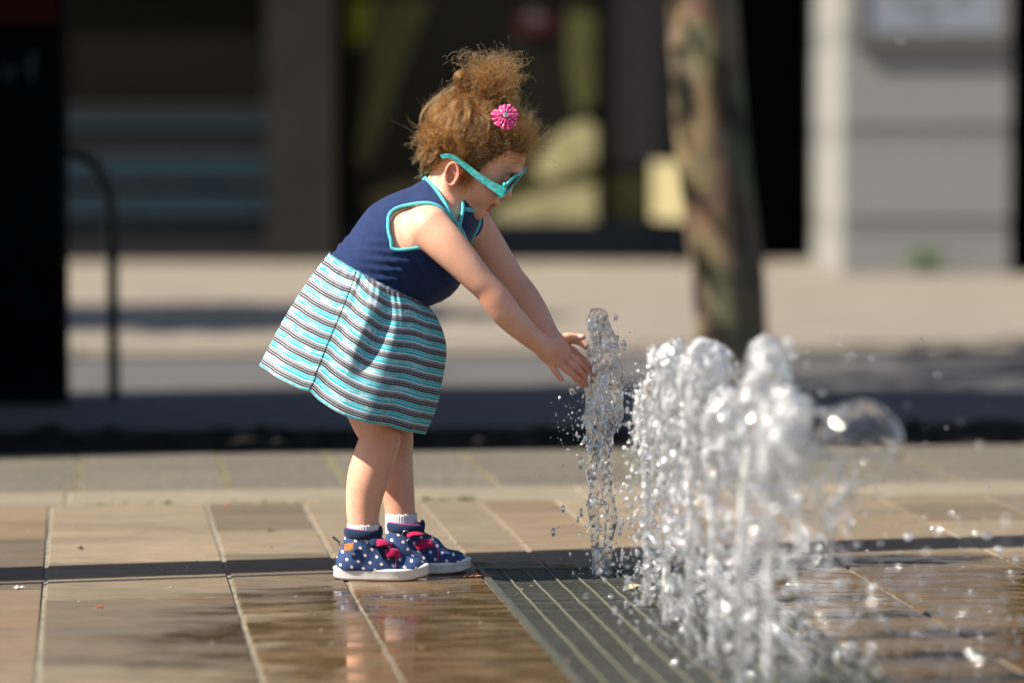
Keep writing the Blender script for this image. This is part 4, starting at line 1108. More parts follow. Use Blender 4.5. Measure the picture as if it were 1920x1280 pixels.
        # tan tag and pull loop
        q = MB(); q.add([P(.021, .066, -.0335), P(.038, .069, -.0345), P(.037, .058, -.0365), P(.031, .055, -.0372), P(.021, .055, -.0360), P(.021, .066, -.0315), P(.038, .069, -.0325), P(.037, .058, -.0345), P(.031, .055, -.0350), P(.021, .055, -.0340)],
                        [(4, 3, 2, 1, 0), (5, 6, 7, 8, 9), (0, 1, 6, 5), (1, 2, 7, 6), (2, 3, 8, 7), (3, 4, 9, 8), (4, 0, 5, 9)]); sk_(q.build('leather_tag', M['tan']))
        q = MB(); lp_ = smooth_curve([P(.012, .060), P(.006, .071), P(-.001, .076), P(.003, .070), P(.013, .066)], 14); q.tube(lp_, .0032, 6, flat=([(0, 0, 1)] * 14, .3)); sk_(q.build('pull_loop', M['denimdark'], smooth=True))
    else:
        s1 = strap([P(.056, .072, -.0325), P(.068, .0745, -.031), P(.080, .074, -.022), P(.084, .071, .004)], .0088, 'velcro_strap', M['pink'], .2)
        rg = [P(.0545 + .0065 * math.cos(t) + .0, .0700 + .0095 * math.sin(t), -.0335) for t in np.linspace(0, 2 * PI, 22, endpoint=False)]
        q = MB(); vv, ff = tube(rg, .0011, 6, False, closed=True); q.add(vv, ff); sk_(q.build('buckle', M['chrome'], smooth=True))
        s2 = strap([P(.074, .048, -.0330), P(.088, .055, -.0300), P(.102, .0555, -.020), P(.105, .052, .004)], .0092, 'velcro_strap', M['pink'], .2)
    # pink piping where the toe piece meets the side
    q = MB(); q.tube(smooth_curve([P(.112, .0235, -.0322), P(.1125, .036, -.0298), P(.1115, .046, -.0245)], 10), .0011, 6); sk_(q.build('piping', M['pinkline'], smooth=True))
    return root
zg = .0
sn = shoe(G(625, 1080, -.052)[0], Y0 - .052, .0, '', True)
sf = shoe(G(706, 1080, .058)[0], Y0 + .045, .0, '', False)
# socks
def sock(px, dyy, zt, zb, rad, fn_):
    n = 200; v = []; zz = np.linspace(zb, zt, 10)
    c = G(px, 980, dyy)
    for z in zz:
        for k in range(n):
            t = 2 * PI * k / n; rib = .0004 * math.sin(40 * t) + 0
            top = .0010 * math.sin(14 * t) if z == zz[-1] else 0
            v.append((c[0] + (rad + rib) * math.cos(t), c[1] + (rad + rib) * .97 * math.sin(t), z + top))
    f = [(j * n + i, j * n + (i + 1) % n, (j + 1) * n + (i + 1) % n, (j + 1) * n + i) for j in range(9) for i in range(n)]
    f.append(tuple(9 * n + i for i in range(n)))
    gk(mesh('sock', v, f, M['sock'], None, True))
sock(682, -.052, .0985, .07, r(30.6), 0); sock(752, .058, .106, .07, r(30.2), 0)

# ---- hair ---------------------------------------------------------------------
def Hn(A):                                         # (…,3) head coordinates in px -> world
    return HC + (A[..., :1] * fh + A[..., 1:2] * uh + A[..., 2:3] * sh) * K
def px2h(x, y):
    dx, dy = x - 893, y - 283; return dx * .809 + dy * .588, dx * .588 - dy * .809
LF = np.array([-200, -75, -58, -47, -24, 0, 26, 30, 37, 52, 66, 88, 200.]); LU = np.array([-125, -118, -98, -62, -42, -44, -42, -14, 4, 22, 33, 42, 60.])
def uline(F): return np.interp(F, LF, LU)
def hair_color(name, mel, red):
    m = bpy.data.materials.new(name); m.use_nodes = True; nt = m.node_tree; nt.nodes.remove(nt.nodes['Principled BSDF'])
    h = nt.nodes.new('ShaderNodeBsdfHairPrincipled'); h.parametrization = 'MELANIN'
    h.inputs['Melanin'].default_value = mel; h.inputs['Melanin Redness'].default_value = red
    h.inputs['Roughness'].default_value = .28; h.inputs['Radial Roughness'].default_value = .42
    h.inputs['Random Color'].default_value = .35; h.inputs['Random Roughness'].default_value = .2
    nt.links.new(h.outputs[0], nt.nodes['Material Output'].inputs[0]); return m
M['hair'] = hair_color('brown_hair', .36, .58)
capm, nt, b = newmat('hair_mass'); b.inputs['Base Color'].default_value = (.075, .036, .016, 1); b.inputs['Roughness'].default_value = .8; b.inputs['Specular IOR Level'].default_value = .15
M['cap'] = capm
Fc = Field()
for c, rad in (((-12, 6, 0), (89, 79, 79)), ((30, 34, 0), (58, 56, 48)), ((-50, -45, 0), (34, 52, 46))):
    Fc.ell(H(*c), [x * K for x in rad], HA, .01)
def capcut(P):
    q = P - HC; f_ = q @ fh / K; u_ = q @ uh / K; return (uline(f_) + 9 - u_) * K * .8
Fc.func(capcut, HC - .2, HC + .2, .006, 'i')
for x, y, rr_, s_ in ((885, 178, 20, 0), (908, 168, 19, 4), (890, 195, 24, 0)):
    f_, u_ = px2h(x, y); Fc.ell(H(f_, u_, s_), [rr_ * K] * 3, HA, .01)
hm = fmesh('hair_mass', Fc, HC - .16, HC + .19, .0022, M['cap'], relax=2); gk(hm)
rh = np.random.default_rng(21)
def curl(n, m, amp, turns, grow=.15):
    a = rh.normal(size=(n, 3)); a /= np.linalg.norm(a, axis=1)[:, None]; b = np.cross(a, rh.normal(size=(n, 3))); b /= np.linalg.norm(b, axis=1)[:, None]
    t = np.linspace(0, 1, m)[None, :, None]; w = rh.uniform(*turns, (n, 1, 1)) * 2 * PI; ph = rh.uniform(0, 2 * PI, (n, 1, 1))
    A = rh.uniform(*amp, (n, 1, 1)); ramp_ = np.clip(t / grow, 0, 1)
    d = rh.normal(size=(n, 1, 3)) * A * .8 * t
    return (a[:, None] * np.sin(w * t + ph) + b[:, None] * np.cos(w * t + ph)) * A * ramp_ + d - (a[:, None] * np.sin(ph) + b[:, None] * np.cos(ph)) * A * ramp_ * 0
def clump(P, per, s=1.3, wob_=.8):
    n, m = P.shape[:2]; q = np.repeat(P, per, 0); t = np.linspace(0, 1, m)[None, :, None]
    return q + rh.normal(size=(n * per, 1, 3)) * s * (1 - .35 * t) + curl(n * per, m, (.1, wob_), (1, 3)) * (1 + 1.5 * t ** 3)
STR = []                                             # list of (points (n,m,3) world, radius)
EC = np.array([-8, 6, 0.]); ER = np.array([87, 79, 75.])
def roots(n, cond=None):
    out = []
    while len(out) < n:
        d = rh.normal(size=(n * 3, 3)); d /= np.linalg.norm(d, axis=1)[:, None]
        p = EC + d * ER; ok = p[:, 1] > uline(p[:, 0]) + 2
        if cond is not None: ok &= cond(p)
        out += list(d[ok])
    return np.array(out[:n])
TB = np.array([-66, 74, 0.]); TD = (TB - EC) / ER; TR = np.linalg.norm(TD); TD = TD / TR
# strands swept up to the bun, gathered in wavy locks
n, m, ng = 8200, 20, 560
gd = roots(ng, lambda p: ((p - EC) / ER) @ TD > -.82); d0 = roots(n, lambda p: ((p - EC) / ER) @ TD > -.86); cid = np.argmax(d0 @ gd.T, 1)
end = np.where(rh.random(n) < .75, 1.0, rh.uniform(.25, .8, n))[:, None, None]
t = np.linspace(0, 1, m)[None, :, None] * end
gt = TD + rh.normal(size=(ng, 3)) * .16; td = gt[cid] + rh.normal(size=(n, 3)) * .05; td /= np.linalg.norm(td, axis=1)[:, None]
dm = d0[:, None] + (gd[cid] - d0)[:, None] * .62 * np.sin(np.clip(t * 1.6, 0, 1) * PI / 2)
dd = dm * (1 - t) + td[:, None] * t; dd /= np.linalg.norm(dd, axis=2)[:, :, None]
lift = rh.gamma(2.2, .034, (ng, 1, 1))[cid] + rh.normal(size=(n, 1, 1)) * .012
rad = 1.0 + np.sin(np.clip(t, 0, 1) * PI * .85) * lift * (1 + .6 * np.clip(-d0[:, 0], 0, 1)[:, None, None]) + t ** 2 * (TR - 1)
cg = curl(ng, m, (1.5, 6.5), (1.4, 4.2), .2)
P = EC + dd * ER * rad + cg[cid] + curl(n, m, (.3, 1.5), (1.0, 4.0))
ok = np.linalg.norm((P - EC) / ER, axis=2).max(1) < 1.62; STR.append((P[ok], .0002))
# loose halo frizz all over the crown and the fluffy front
n, m = 1000, 16
d0 = roots(n, lambda p: (p[:, 1] > 5) | (p[:, 0] < -50)); t = np.linspace(0, 1, m)[None, :, None]
fwd = np.clip(d0[:, 0], 0, 1)[:, None, None]; L = rh.gamma(2.4, 8, (n, 1, 1)) * (1 + 1.1 * fwd)
dirn = d0 * [1, 1, 1] + rh.normal(size=(n, 3)) * .45; dirn /= np.linalg.norm(dirn, axis=1)[:, None]
tang = TD - d0 * (d0 @ TD)[:, None]; dirn = dirn + tang * (.8 - 1.2 * fwd[:, 0])
P = (EC + d0 * ER)[:, None] + dirn[:, None] * t * L + curl(n, m, (1.5, 6), (.8, 2.6))
STR.append((clump(P, 3, .9, 1.6), .00011))
# front fringe: hair above the forehead frizzing forward
n, m = 260, 20
d0 = roots(n, lambda p: (p[:, 0] > 30) & (p[:, 1] > 22)); t = np.linspace(0, 1, m)[None, :, None]
tgt = np.array([[*px2h(1018, 262)]]); 
tx = rh.uniform(955, 1036, n); ty = 194 + (tx - 955) * .70 + rh.normal(size=n) * 24
tf, tu = px2h(tx, ty); T = np.stack([tf, tu, d0[:, 2] * 62 + rh.normal(size=n) * 12], 1)
P0 = EC + d0 * ER; wgt = rh.uniform(.35, 1.0, (n, 1, 1))
P = P0[:, None] + (T - P0)[:, None] * t * wgt + d0[:, None] * np.sin(t * PI) * 10 + curl(n, m, (2, 7), (1.0, 3.0))
STR.append((clump(P, 7, 1.8, 2.2), .00012))
# hair brushed over the side of the head above the ear, combed forward to the temple
n, m = 2200, 14
d0 = roots(n, lambda p: (p[:, 1] < 40) & (p[:, 1] > -50) & (p[:, 0] > -30) & (p[:, 0] < 80)); t = np.linspace(0, 1, m)[None, :, None]
P0 = EC + d0 * ER; off = np.array([26, -5, 0.]) ; sgn = np.sign(d0[:, 2])
P = (P0 * [1, 1, 1.05])[:, None] + np.stack([rh.uniform(-10, 20, n), rh.uniform(4, 28, n), sgn * rh.uniform(0, 10, n)], 1)[:, None] * t + curl(n, m, (1, 4), (.8, 2.2))
STR.append((P, .00015))
# nape curls and sideburn wisps
n, m = 330, 20
d0 = roots(n, lambda p: (p[:, 0] < -46) & (p[:, 1] < 10)); t = np.linspace(0, 1, m)[None, :, None]
P0 = EC + d0 * ER * [1.02, 1.0, 1.0]; dirn = np.stack([rh.normal(-2, 9, n), rh.normal(-20, 14, n), rh.normal(0, 8, n)], 1)
P = P0[:, None] + dirn[:, None] * t + curl(n, m, (2.5, 6.5), (1.2, 3.2))
STR.append((clump(P, 9, 1.3, 1.2), .00014))
n = 260; t = np.linspace(0, 1, m)[None, :, None]
P0 = np.stack([rh.uniform(4, 26, n), rh.uniform(-50, -34, n), np.full(n, -62.)], 1)
P = P0[:, None] + np.stack([rh.normal(8, 8, n), rh.normal(-22, 12, n), rh.normal(-1, 3, n)], 1)[:, None] * t + curl(n, m, (1.5, 5), (.8, 2.4)); STR.append((P, .000075))
# forehead wisps
n = 240; P0 = np.stack([rh.uniform(45, 80, n), rh.uniform(30, 42, n), rh.uniform(-50, 30, n)], 1)
P = P0[:, None] + np.stack([rh.normal(16, 8, n), rh.normal(-8, 12, n), rh.normal(-4, 4, n)], 1)[:, None] * t + curl(n, m, (1.5, 5), (.8, 2.4)); STR.append((P, .000075))
# the bun: a coil near its back and a cloud of curls
n, m = 700, 34
base = np.array([*px2h(884, 196), 0.]); P0 = base + rh.normal(size=(n, 3)) * [11, 8, 13]
a = rh.normal(size=(n, 3)); a /= np.linalg.norm(a, axis=1)[:, None]; rr_ = rh.random((n, 1)) ** .55
bx_ = 908 + a[:, :1] * 44 * rr_; by_ = 160 + a[:, 1:2] * 38 * rr_ - (a[:, :1] * rr_) * 4; f_, u_ = px2h(bx_, by_)
T = np.concatenate([f_, u_, a[:, 2:] * 42 * rr_], 1); t = np.linspace(0, 1, m)[None, :, None]
P = P0[:, None] + (T - P0)[:, None] * t + curl(n, m, (2.5, 7), (1.6, 4.2), .3)
STR.append((clump(P, 8, 1.2, 1.4), .00014))
n = 420; P0 = np.stack(list(px2h(rh.normal(898, 18, n), rh.normal(204, 8, n))) + [rh.normal(0, 20, n)], 1); e_ = np.stack(list(px2h(rh.uniform(885, 975, n), rh.uniform(135, 200, n))) + [rh.normal(0, 24, n)], 1)
P = P0[:, None] + (e_ - P0)[:, None] * np.linspace(0, 1, m)[None, :, None] + curl(n, m, (2, 6), (1.2, 3.2), .2); STR.append((clump(P, 8, 1.3, 1.2), .00014))
n = 420; t = np.linspace(0, 1, m)[None, :, None]; a = rh.normal(size=(n, 2)); bx_ = 928 + a[:, :1] * 23; by_ = 128 + a[:, 1:2] * 13; f_, u_ = px2h(bx_, by_)
T = np.concatenate([f_, u_, rh.normal(size=(n, 1)) * 26], 1); P0 = T + rh.normal(size=(n, 3)) * 16 - np.array([8, 18, 0])
P = P0[:, None] + (T - P0)[:, None] * t * 1.4 + curl(n, m, (3, 9), (1., 3.)); STR.append((clump(P, 3, .8, 1.2), .00010))
n, m = 900, 26                                       # coil
c0 = np.array([*px2h(871, 150), -14.]); t = np.linspace(0, 1, m)[None, :]; R_ = rh.uniform(5, 21, (n, 1)) * (1 - .25 * t); ph = rh.uniform(0, 2 * PI, (n, 1)) + t * rh.uniform(2, 5, (n, 1))
P = c0 + np.stack([R_ * np.cos(ph), R_ * np.sin(ph) * .9, -8 * np.cos(R_ / 21 * 1.5) + rh.normal(size=(n, 1)) * 3 + 0 * t], -1) + curl(n, m, (.4, 1.8), (1, 3)); STR.append((P, .00016))
cnts = []; pos = []; rads = []
for P, rd in STR:
    n, m = P.shape[:2]; w = Hn(P); cnts += [m] * n; pos.append(w.reshape(-1, 3))
    tt = np.linspace(0, 1, m); rads.append(np.tile(rd * (1 - .55 * tt), n))
hc = bpy.data.hair_curves.new('hair_strands'); hc.add_curves(cnts)
hc.attributes['position'].data.foreach_set('vector', np.concatenate(pos).astype(np.float32).ravel())
ra = hc.attributes.get('radius') or hc.attributes.new('radius', 'FLOAT', 'POINT'); ra.data.foreach_set('value', np.concatenate(rads).astype(np.float32) * 1.15)
ho = bpy.data.objects.new('hair', hc); COL.objects.link(ho); hc.materials.append(M['hair']); gk(ho); ho['kind'] = 'stuff'
try: SC.cycles_curves.shape = 'RIBBONS'
except Exception: pass

# ---- hair flower ------------------------------------------------------------------
flw = gk(empty('hair_flower', tuple(G(948, 218, -.062))))
def lk_(o, root): o.parent = root; o.matrix_parent_inverse = Matrix.Translation(root.location).inverted(); return o
pk, nt, b = newmat('pink_organza')
v_ = pos_node(nt); vo = N(nt, 'ShaderNodeTexVoronoi'); vo.inputs['Scale'].default_value = 190; vo.inputs['Randomness'].default_value = .35; nt.links.new(v_, vo.inputs[0])
nt.links.new(mixc(nt, mth(nt, 'LESS_THAN', vo.outputs['Distance'], .26), (.75, .04, .22, 1), (.9, .75, .8, 1)), b.inputs['Base Color']); b.inputs['Roughness'].default_value = .6
b.inputs['Sheen Weight'].default_value = .3
fc_ = G(947, 219, -.064); nrm = Vector((.10, -.93, .35)).normalized(); ax1 = nrm.cross(Vector((0, 0, 1))).normalized(); ax2 = ax1.cross(nrm)
for layer, (R0, dz, ph0) in enumerate(((25, 0, 0.0), (18, .002, .7))):
    v = []; nr_, na = 9, 72
    for j in range(nr_):
        q = j / (nr_ - 1)
        for k in range(na):
            t = 2 * PI * k / na; R_ = R0 * K * q * (1 + .05 * math.sin(3 * t + ph0 + 1) + .03 * math.sin(7 * t)) * (1 - .22 * math.exp(-((t - .9) / .2) ** 2))
            z_ = dz + .0018 * q * math.sin(13 * t + ph0 * 3) + .002 * q * math.sin(17 * t + layer) + .004 * math.sin(q * PI)
            v.append(Vector(fc_) + ax1 * R_ * math.cos(t) + ax2 * R_ * math.sin(t) + nrm * z_)
    f = [(j * na + k, j * na + (k + 1) % na, (j + 1) * na + (k + 1) % na, (j + 1) * na + k) for j in range(nr_ - 1) for k in range(na)]
    lk_(mesh('petal_layer', v, f, pk, None, True), flw)
gemm, nt, b = newmat('crystal'); b.inputs['Base Color'].default_value = (.75, .85, .9, 1); b.inputs['Metallic'].default_value = .9; b.inputs['Roughness'].default_value = .08
mb = MB(); c = Vector(fc_) + nrm * .008
rings = [(.0, .0045), (.0035, .0040), (.0052, .0015), (.0052, -.001)]
vv = []
for R_, z_ in rings:
    for k in range(8): t = 2 * PI * (k + .5 * (R_ > .004)) / 8; vv.append(c + ax1 * R_ * math.cos(t) + ax2 * R_ * math.sin(t) + nrm * z_)
mb.add(vv, [(j * 8 + k, j * 8 + (k + 1) % 8, (j + 1) * 8 + (k + 1) % 8, (j + 1) * 8 + k) for j in range(3) for k in range(8)]); lk_(mb.build('crystal', gemm), flw)

# ---- sunglasses ---------------------------------------------------------------------
sg = gk(empty('sunglasses', tuple(G(940, 355, -.06))))
tm, nt, b = newmat('turquoise_frame'); v_ = pos_node(nt)
c = ramp(nt, noise(nt, v_, 160, 3), [(.38, (.02, .50, .42)), (.52, (.06, .62, .60)), (.64, (.18, .75, .75))])
sq_ = N(nt, 'ShaderNodeTexVoronoi'); sq_.inputs['Scale'].default_value = 330; nt.links.new(v_, sq_.inputs[0])
pr = mth(nt, 'MULTIPLY', mth(nt, 'LESS_THAN', sq_.outputs['Distance'], .28), mth(nt, 'GREATER_THAN', noise(nt, v_, 90, 2), .50))
nt.links.new(mixc(nt, mth(nt, 'MULTIPLY', pr, .7), c, (.45, .12, .16, 1)), b.inputs['Base Color']); b.inputs['Roughness'].default_value = .28; b.inputs['Coat Weight'].default_value = .3
M['turq'] = tm
M['turqplain'] = simple('turquoise_plastic', (.03, .58, .60), .25, coat=.3)
up_ = [(825, 291), (838, 288), (852, 292), (870, 303), (898, 324), (922, 340), (951, 353)]
dn_ = [(829, 298), (840, 297), (852, 302), (866, 313), (892, 335), (914, 351), (941, 371)]
def temple(dy0, dy1, sx=0, sy=0):
    U_ = smooth_curve(up_, 30); D_ = smooth_curve(dn_, 30); v = []
    for (a, b_), t in zip(zip(U_, D_), np.linspace(0, 1, 30)):
        y_ = dy0 + (dy1 - dy0) * t
        for p, o_ in ((a, -.0013), (b_, -.0013), (b_, .0013), (a, .0013)): v.append(G(p[0] + sx, p[1] + sy, y_ + o_))
    f = [(i * 4 + k, i * 4 + (k + 1) % 4, (i + 1) * 4 + (k + 1) % 4, (i + 1) * 4 + k) for i in range(29) for k in range(4)] + [(0, 3, 2, 1), (116, 117, 118, 119)]
    o = mesh('temple_arm', v, f, M['turq']); md = o.modifiers.new('edge', 'BEVEL'); md.width = .0006; md.segments = 2; return lk_(o, sg)
temple(-.0765, -.0655); temple(.073, .064, 17, -18)
e0 = G(954, 354, -.066); e1_ = G(971, 336, .062); gS = (e1_ - e0); gw = np.linalg.norm(gS); gS = gS / gw
gU = np.array([.647, 0, .763]); gN = np.cross(gU, gS); gN = gN / np.linalg.norm(gN); gN = gN if gN[0] > 0 else -gN
def GL(s, u): return e0 + gS * (s * gw) + gU * u - gN * (.008 * (2 * s - 1) ** 2)
lensm, nt, b = newmat('dark_lens'); b.inputs['Base Color'].default_value = (.02, .012, .015, 1); b.inputs['Roughness'].default_value = .04; b.inputs['Alpha'].default_value = .90
for c_ in (.235, .765):
    pts = []; n = 40
    for k in range(n):
        t = 2 * PI * k / n; pts.append(GL(c_ + .225 * math.copysign(abs(math.cos(t)) ** .75, math.cos(t)), .0265 * math.copysign(abs(math.sin(t)) ** .8, math.sin(t)) * (1.0 if math.sin(t) < 0 else 1.02)))
    vv, ff = tube(pts, .0026, 8, False, closed=True); lk_(mesh('frame', vv, ff, M['turqplain'], None, True), sg)
    n2 = len(pts); v = [p - gN * .0003 for p in pts] + [np.mean(pts, 0) + gN * .0015]; lk_(mesh('lens', v, [(k, (k + 1) % n2, n2) for k in range(n2)], lensm, None, True), sg)
vv, ff = tube([GL(.44, .008), GL(.5, .011) + gN * .001, GL(.56, .008)], .0026, 8); lk_(mesh('bridge', vv, ff, M['turqplain'], None, True), sg)
for s in (0.0, 1.0):
    vv, ff = tube([GL(s + (.012 if s < .5 else -.012), .002), GL(s + (-.004 if s < .5 else .004), -.001) - gN * .004], .0040, 8); lk_(mesh('hinge_block', vv, ff, M['turqplain'], None, True), sg)

# =================================================================== THE WATER
def water_mat(name, foam, gloss=.10, scale=75):
    m, nt, b = newmat(name)
    b.inputs['Base Color'].default_value = (1, 1, 1, 1); b.inputs['Roughness'].default_value = .035; b.inputs['IOR'].default_value = 1.333
    b.inputs['Transmission Weight'].default_value = 1.0
    gl_ = N(nt, 'ShaderNodeBsdfAnisotropic'); gl_.inputs['Color'].default_value = (1, 1, 1, 1); gl_.inputs['Roughness'].default_value = .075
    m1 = N(nt, 'ShaderNodeMixShader'); m1.inputs[0].default_value = gloss; nt.links.new(b.outputs[0], m1.inputs[1]); nt.links.new(gl_.outputs[0], m1.inputs[2])
    df = N(nt, 'ShaderNodeBsdfDiffuse'); df.inputs[0].default_value = (.90, .92, .95, 1)
    tl = N(nt, 'ShaderNodeBsdfTranslucent'); tl.inputs[0].default_value = (.90, .92, .95, 1)
    ms = N(nt, 'ShaderNodeMixShader'); ms.inputs[0].default_value = .45; nt.links.new(df.outputs[0], ms.inputs[1]); nt.links.new(tl.outputs[0], ms.inputs[2])
    mx = N(nt, 'ShaderNodeMixShader')
    f = mth(nt, 'MULTIPLY', mth(nt, 'MULTIPLY_ADD', mth(nt, 'SUBTRACT', noise(nt, pos_node(nt, (1, 1, .35)), scale, 4, .7), .46), 6, 0, clamp=True), foam)
    nt.links.new(f, mx.inputs[0]); nt.links.new(m1.outputs[0], mx.inputs[1]); nt.links.new(ms.outputs[0], mx.inputs[2])
    nt.links.new(mx.outputs[0], nt.nodes['Material Output'].inputs[0])
    return m
M['water'] = water_mat('clear_water', .22)
M['foamy'] = water_mat('aerated_water', .95, .20)
M['dropw'] = water_mat('drop_water', .40, .28, 60)
M['clear'] = water_mat('thin_film_water', 0.0, .02)
ICO_V = None
def ico(sub=1):
    import bmesh
    bm = bmesh.new(); bmesh.ops.create_icosphere(bm, subdivisions=sub, radius=1); v = np.array([x.co[:] for x in bm.verts]); f = np.array([[y.index for y in x.verts] for x in bm.faces]); bm.free(); return v, f
IV, IF = ico(2)
HV = Vector((-math.cos(SUN_AZ) * math.cos(SUN_EL), -math.sin(SUN_AZ) * math.cos(SUN_EL), math.sin(SUN_EL))) + Vector((0, -1, .12)); HV.normalize()  # midway between sun and camera; flat drops face this way to make glints
def drops(name, P, R_, mat, parent=None, stretch=None, seed=0, flat_=.38):
    """round, stretched and flattened drops; the flat ones are turned midway between sun and camera to glint"""
    n = len(P); rr_ = np.random.default_rng(seed + n); s = np.ones((n, 3)) if stretch is None else stretch
    L = IV[None] * s[:, None]
    k = rr_.random(n) < flat_; nn = np.array(HV) + rr_.normal(size=(n, 3)) * .30; nn /= np.linalg.norm(nn, axis=1)[:, None]
    Lf = IV[None] * np.array([1.6, 1.3, .33]); a = np.cross(nn, rr_.normal(size=(n, 3))); a /= np.linalg.norm(a, axis=1)[:, None]; b = np.cross(nn, a)
    Lf = Lf[..., :1] * a[:, None] + Lf[..., 1:2] * b[:, None] + Lf[..., 2:] * nn[:, None]
    L = np.where(k[:, None, None], Lf, L)
    V = P[:, None] + L * R_[:, None, None]; F_ = IF[None] + (np.arange(n) * len(IV))[:, None, None]
    o = mesh(name, V.reshape(-1, 3), F_.reshape(-1, 3), mat, None, True); tag(o, kind='stuff')
    return keep(o, parent) if parent is not None else o
rw = np.random.default_rng(77)
def jet(label, base, streams, plume, amp, mat, hv, ndrop, spread, seed, spikes=10, lobes=0, hole=.75, threads=9, dsz=.8):
    """base pixel on the grating gives the distance; outlines are pixels at that distance"""
    Yj = float(GR(*base)[1]); k_ = Yj / FPX
    def Wp(x, y, dy=0): return W(x, y, Yj + dy)
    F = Field(); allp = []
    for st_ in streams:
        pts = [Wp(x, y, dy) for x, y, _, dy in st_]; F.chain(pts, [q * k_ for _, _, q, _ in st_], .004, n=22); allp += pts
    r_ = np.random.default_rng(seed)
    if plume:
        pts = [Wp(x, y) for x, y, _ in plume]; F.chain(pts, [q * k_ for *_, q in plume], .012, n=14); allp += pts
        for _ in range(lobes):
            i = r_.integers(0, len(plume) - 1); x, y, q = plume[i]; a = r_.uniform(0, 2 * PI)
            F.ell(Wp(x + math.cos(a) * q * .7, y + r_.uniform(-15, 15), math.sin(a) * q * k_ * .7), (q * k_ * r_.uniform(.3, .55),) * 3, k=.010)
        for _ in range(threads):
            i = r_.integers(0, max(1, len(plume) - 1)); x, y, q = plume[i]; a = r_.uniform(0, 2 * PI); L = r_.uniform(60, 240)
            x0 = x + math.cos(a) * q * .9; yy = np.linspace(y, min(y + L, base[1] - 4), 9); sw = r_.uniform(-10, 26) * math.cos(a)
            pts = [Wp(x0 + sw * t_ ** 1.5 * 2 + r_.normal() * 2, y_, math.sin(a) * q * k_ * .9 + r_.normal() * .003) for t_, y_ in zip(np.linspace(0, 1, 9), yy)]
            F.chain(pts, list(np.linspace(.0034, .0009, 9) * r_.uniform(.5, 1.2) * (1 + .35 * np.sin(np.arange(9) * 2.3))), .006, n=16)
        for _ in range(5 if threads else 0):       # torn sheets hanging off the crest
            i = r_.integers(0, max(1, len(plume) - 1)); x, y, q = plume[i]; a = r_.uniform(0, 2 * PI); n_ = np.array([math.cos(a), math.sin(a), r_.uniform(-.3, .5)]); n_ /= np.linalg.norm(n_)
            u_ = np.cross(n_, [0, 0, 1]); u_ /= np.linalg.norm(u_); z_ = np.cross(u_, n_)
            F.ell(Wp(x + math.cos(a) * q * .75, y + r_.uniform(-10, 40), math.sin(a) * q * .75 * k_), (.0034, q * k_ * r_.uniform(.5, .9), q * k_ * r_.uniform(.8, 1.5)), np.stack([n_, u_, z_]), .004)
        for _ in range(spikes):
            i = r_.integers(0, len(plume)); x, y, q = plume[i]; a = r_.uniform(0, 2 * PI); L = r_.uniform(.25, .95) * q
            p = Wp(x + math.cos(a) * q * .8, y, math.sin(a) * q * k_ * .8); e = Wp(x + math.cos(a) * (q * .8 + L), y + r_.uniform(-22, 14), math.sin(a) * (q * .8 + L) * k_)
            mid = (p + e) / 2 + r_.normal(size=3) * .004
            F.chain([p, mid, e], [.0035, .0016, .0022], .006, n=6); F.ell(e, (r_.uniform(.0025, .005),) * 3, k=.003)
    A = np.array(allp); ztop = A[:, 2].max(); zp = Wp(base[0], plume[0][1])[2] if plume else ztop
    def post(P, D):
        z = P[..., 2]; w_ = np.clip((z - zp + .02) / .06, 0, 1); cap = 1 - np.clip((z - ztop - .0) / .025, 0, .75)
        Q = P * np.array([1, 1, .5], np.float32)
        d = D + (amp * w_ * cap + .0012) * (wob(Q, 150, seed) * .6 + wob(Q, 330, seed + 3) * .45) + wob(Q, 620, seed + 7) * .0011
        # hollows between the ropes of water
        Q2 = P * np.array([1, 1, .38], np.float32)
        h = wob(Q2, 190, seed + 11) + .35 * wob(Q2, 420, seed + 13); pr_ = w_ * np.clip((ztop - z) / .05, 0, 1)
        d = np.maximum(d, (h - (.9 - hole * pr_)) * .006)
        return d
    lo_ = A.min(0) - .09; hi_ = A.max(0) + .09; lo_[2] = max(lo_[2], -.012)
    V, Q = surface(F, lo_, hi_, hv, post=post, relax=1)
    o = mesh('water_jet', V, Q, mat, None, True)
    root = tag(empty('water_jet', tuple(GR(*base))), label, 'water jet', 'row of fountain jets on the grating'); o.name = 'water_column'; keep(o, root)
    # drops thrown off and falling back
    n = ndrop
    if n:
        x0_, x1_, sdx, ytop = spread
        t = r_.random(n) ** 1.15; x = r_.uniform(x0_, x1_, n) + r_.normal(size=n) * sdx * (.4 + t)
        y = ytop + (base[1] + 8 - ytop) * t + r_.normal(size=n) * 14; y = np.minimum(y, base[1] + 6 + r_.random(n) * 10)
        dy = r_.normal(size=n) * .035
        P = np.array([Wp(a, b, c) for a, b, c in zip(x, y, dy)]); P[:, 2] = np.maximum(P[:, 2], .002)
        R_ = np.clip(r_.gamma(1.7, .00095 * dsz, n), .0005, .0065)
        stv = np.stack([np.ones(n), np.ones(n), r_.uniform(1.0, 3.0, n)], 1)
        drops('droplets', P, R_, M['dropw'], root, stv, seed)
    return root
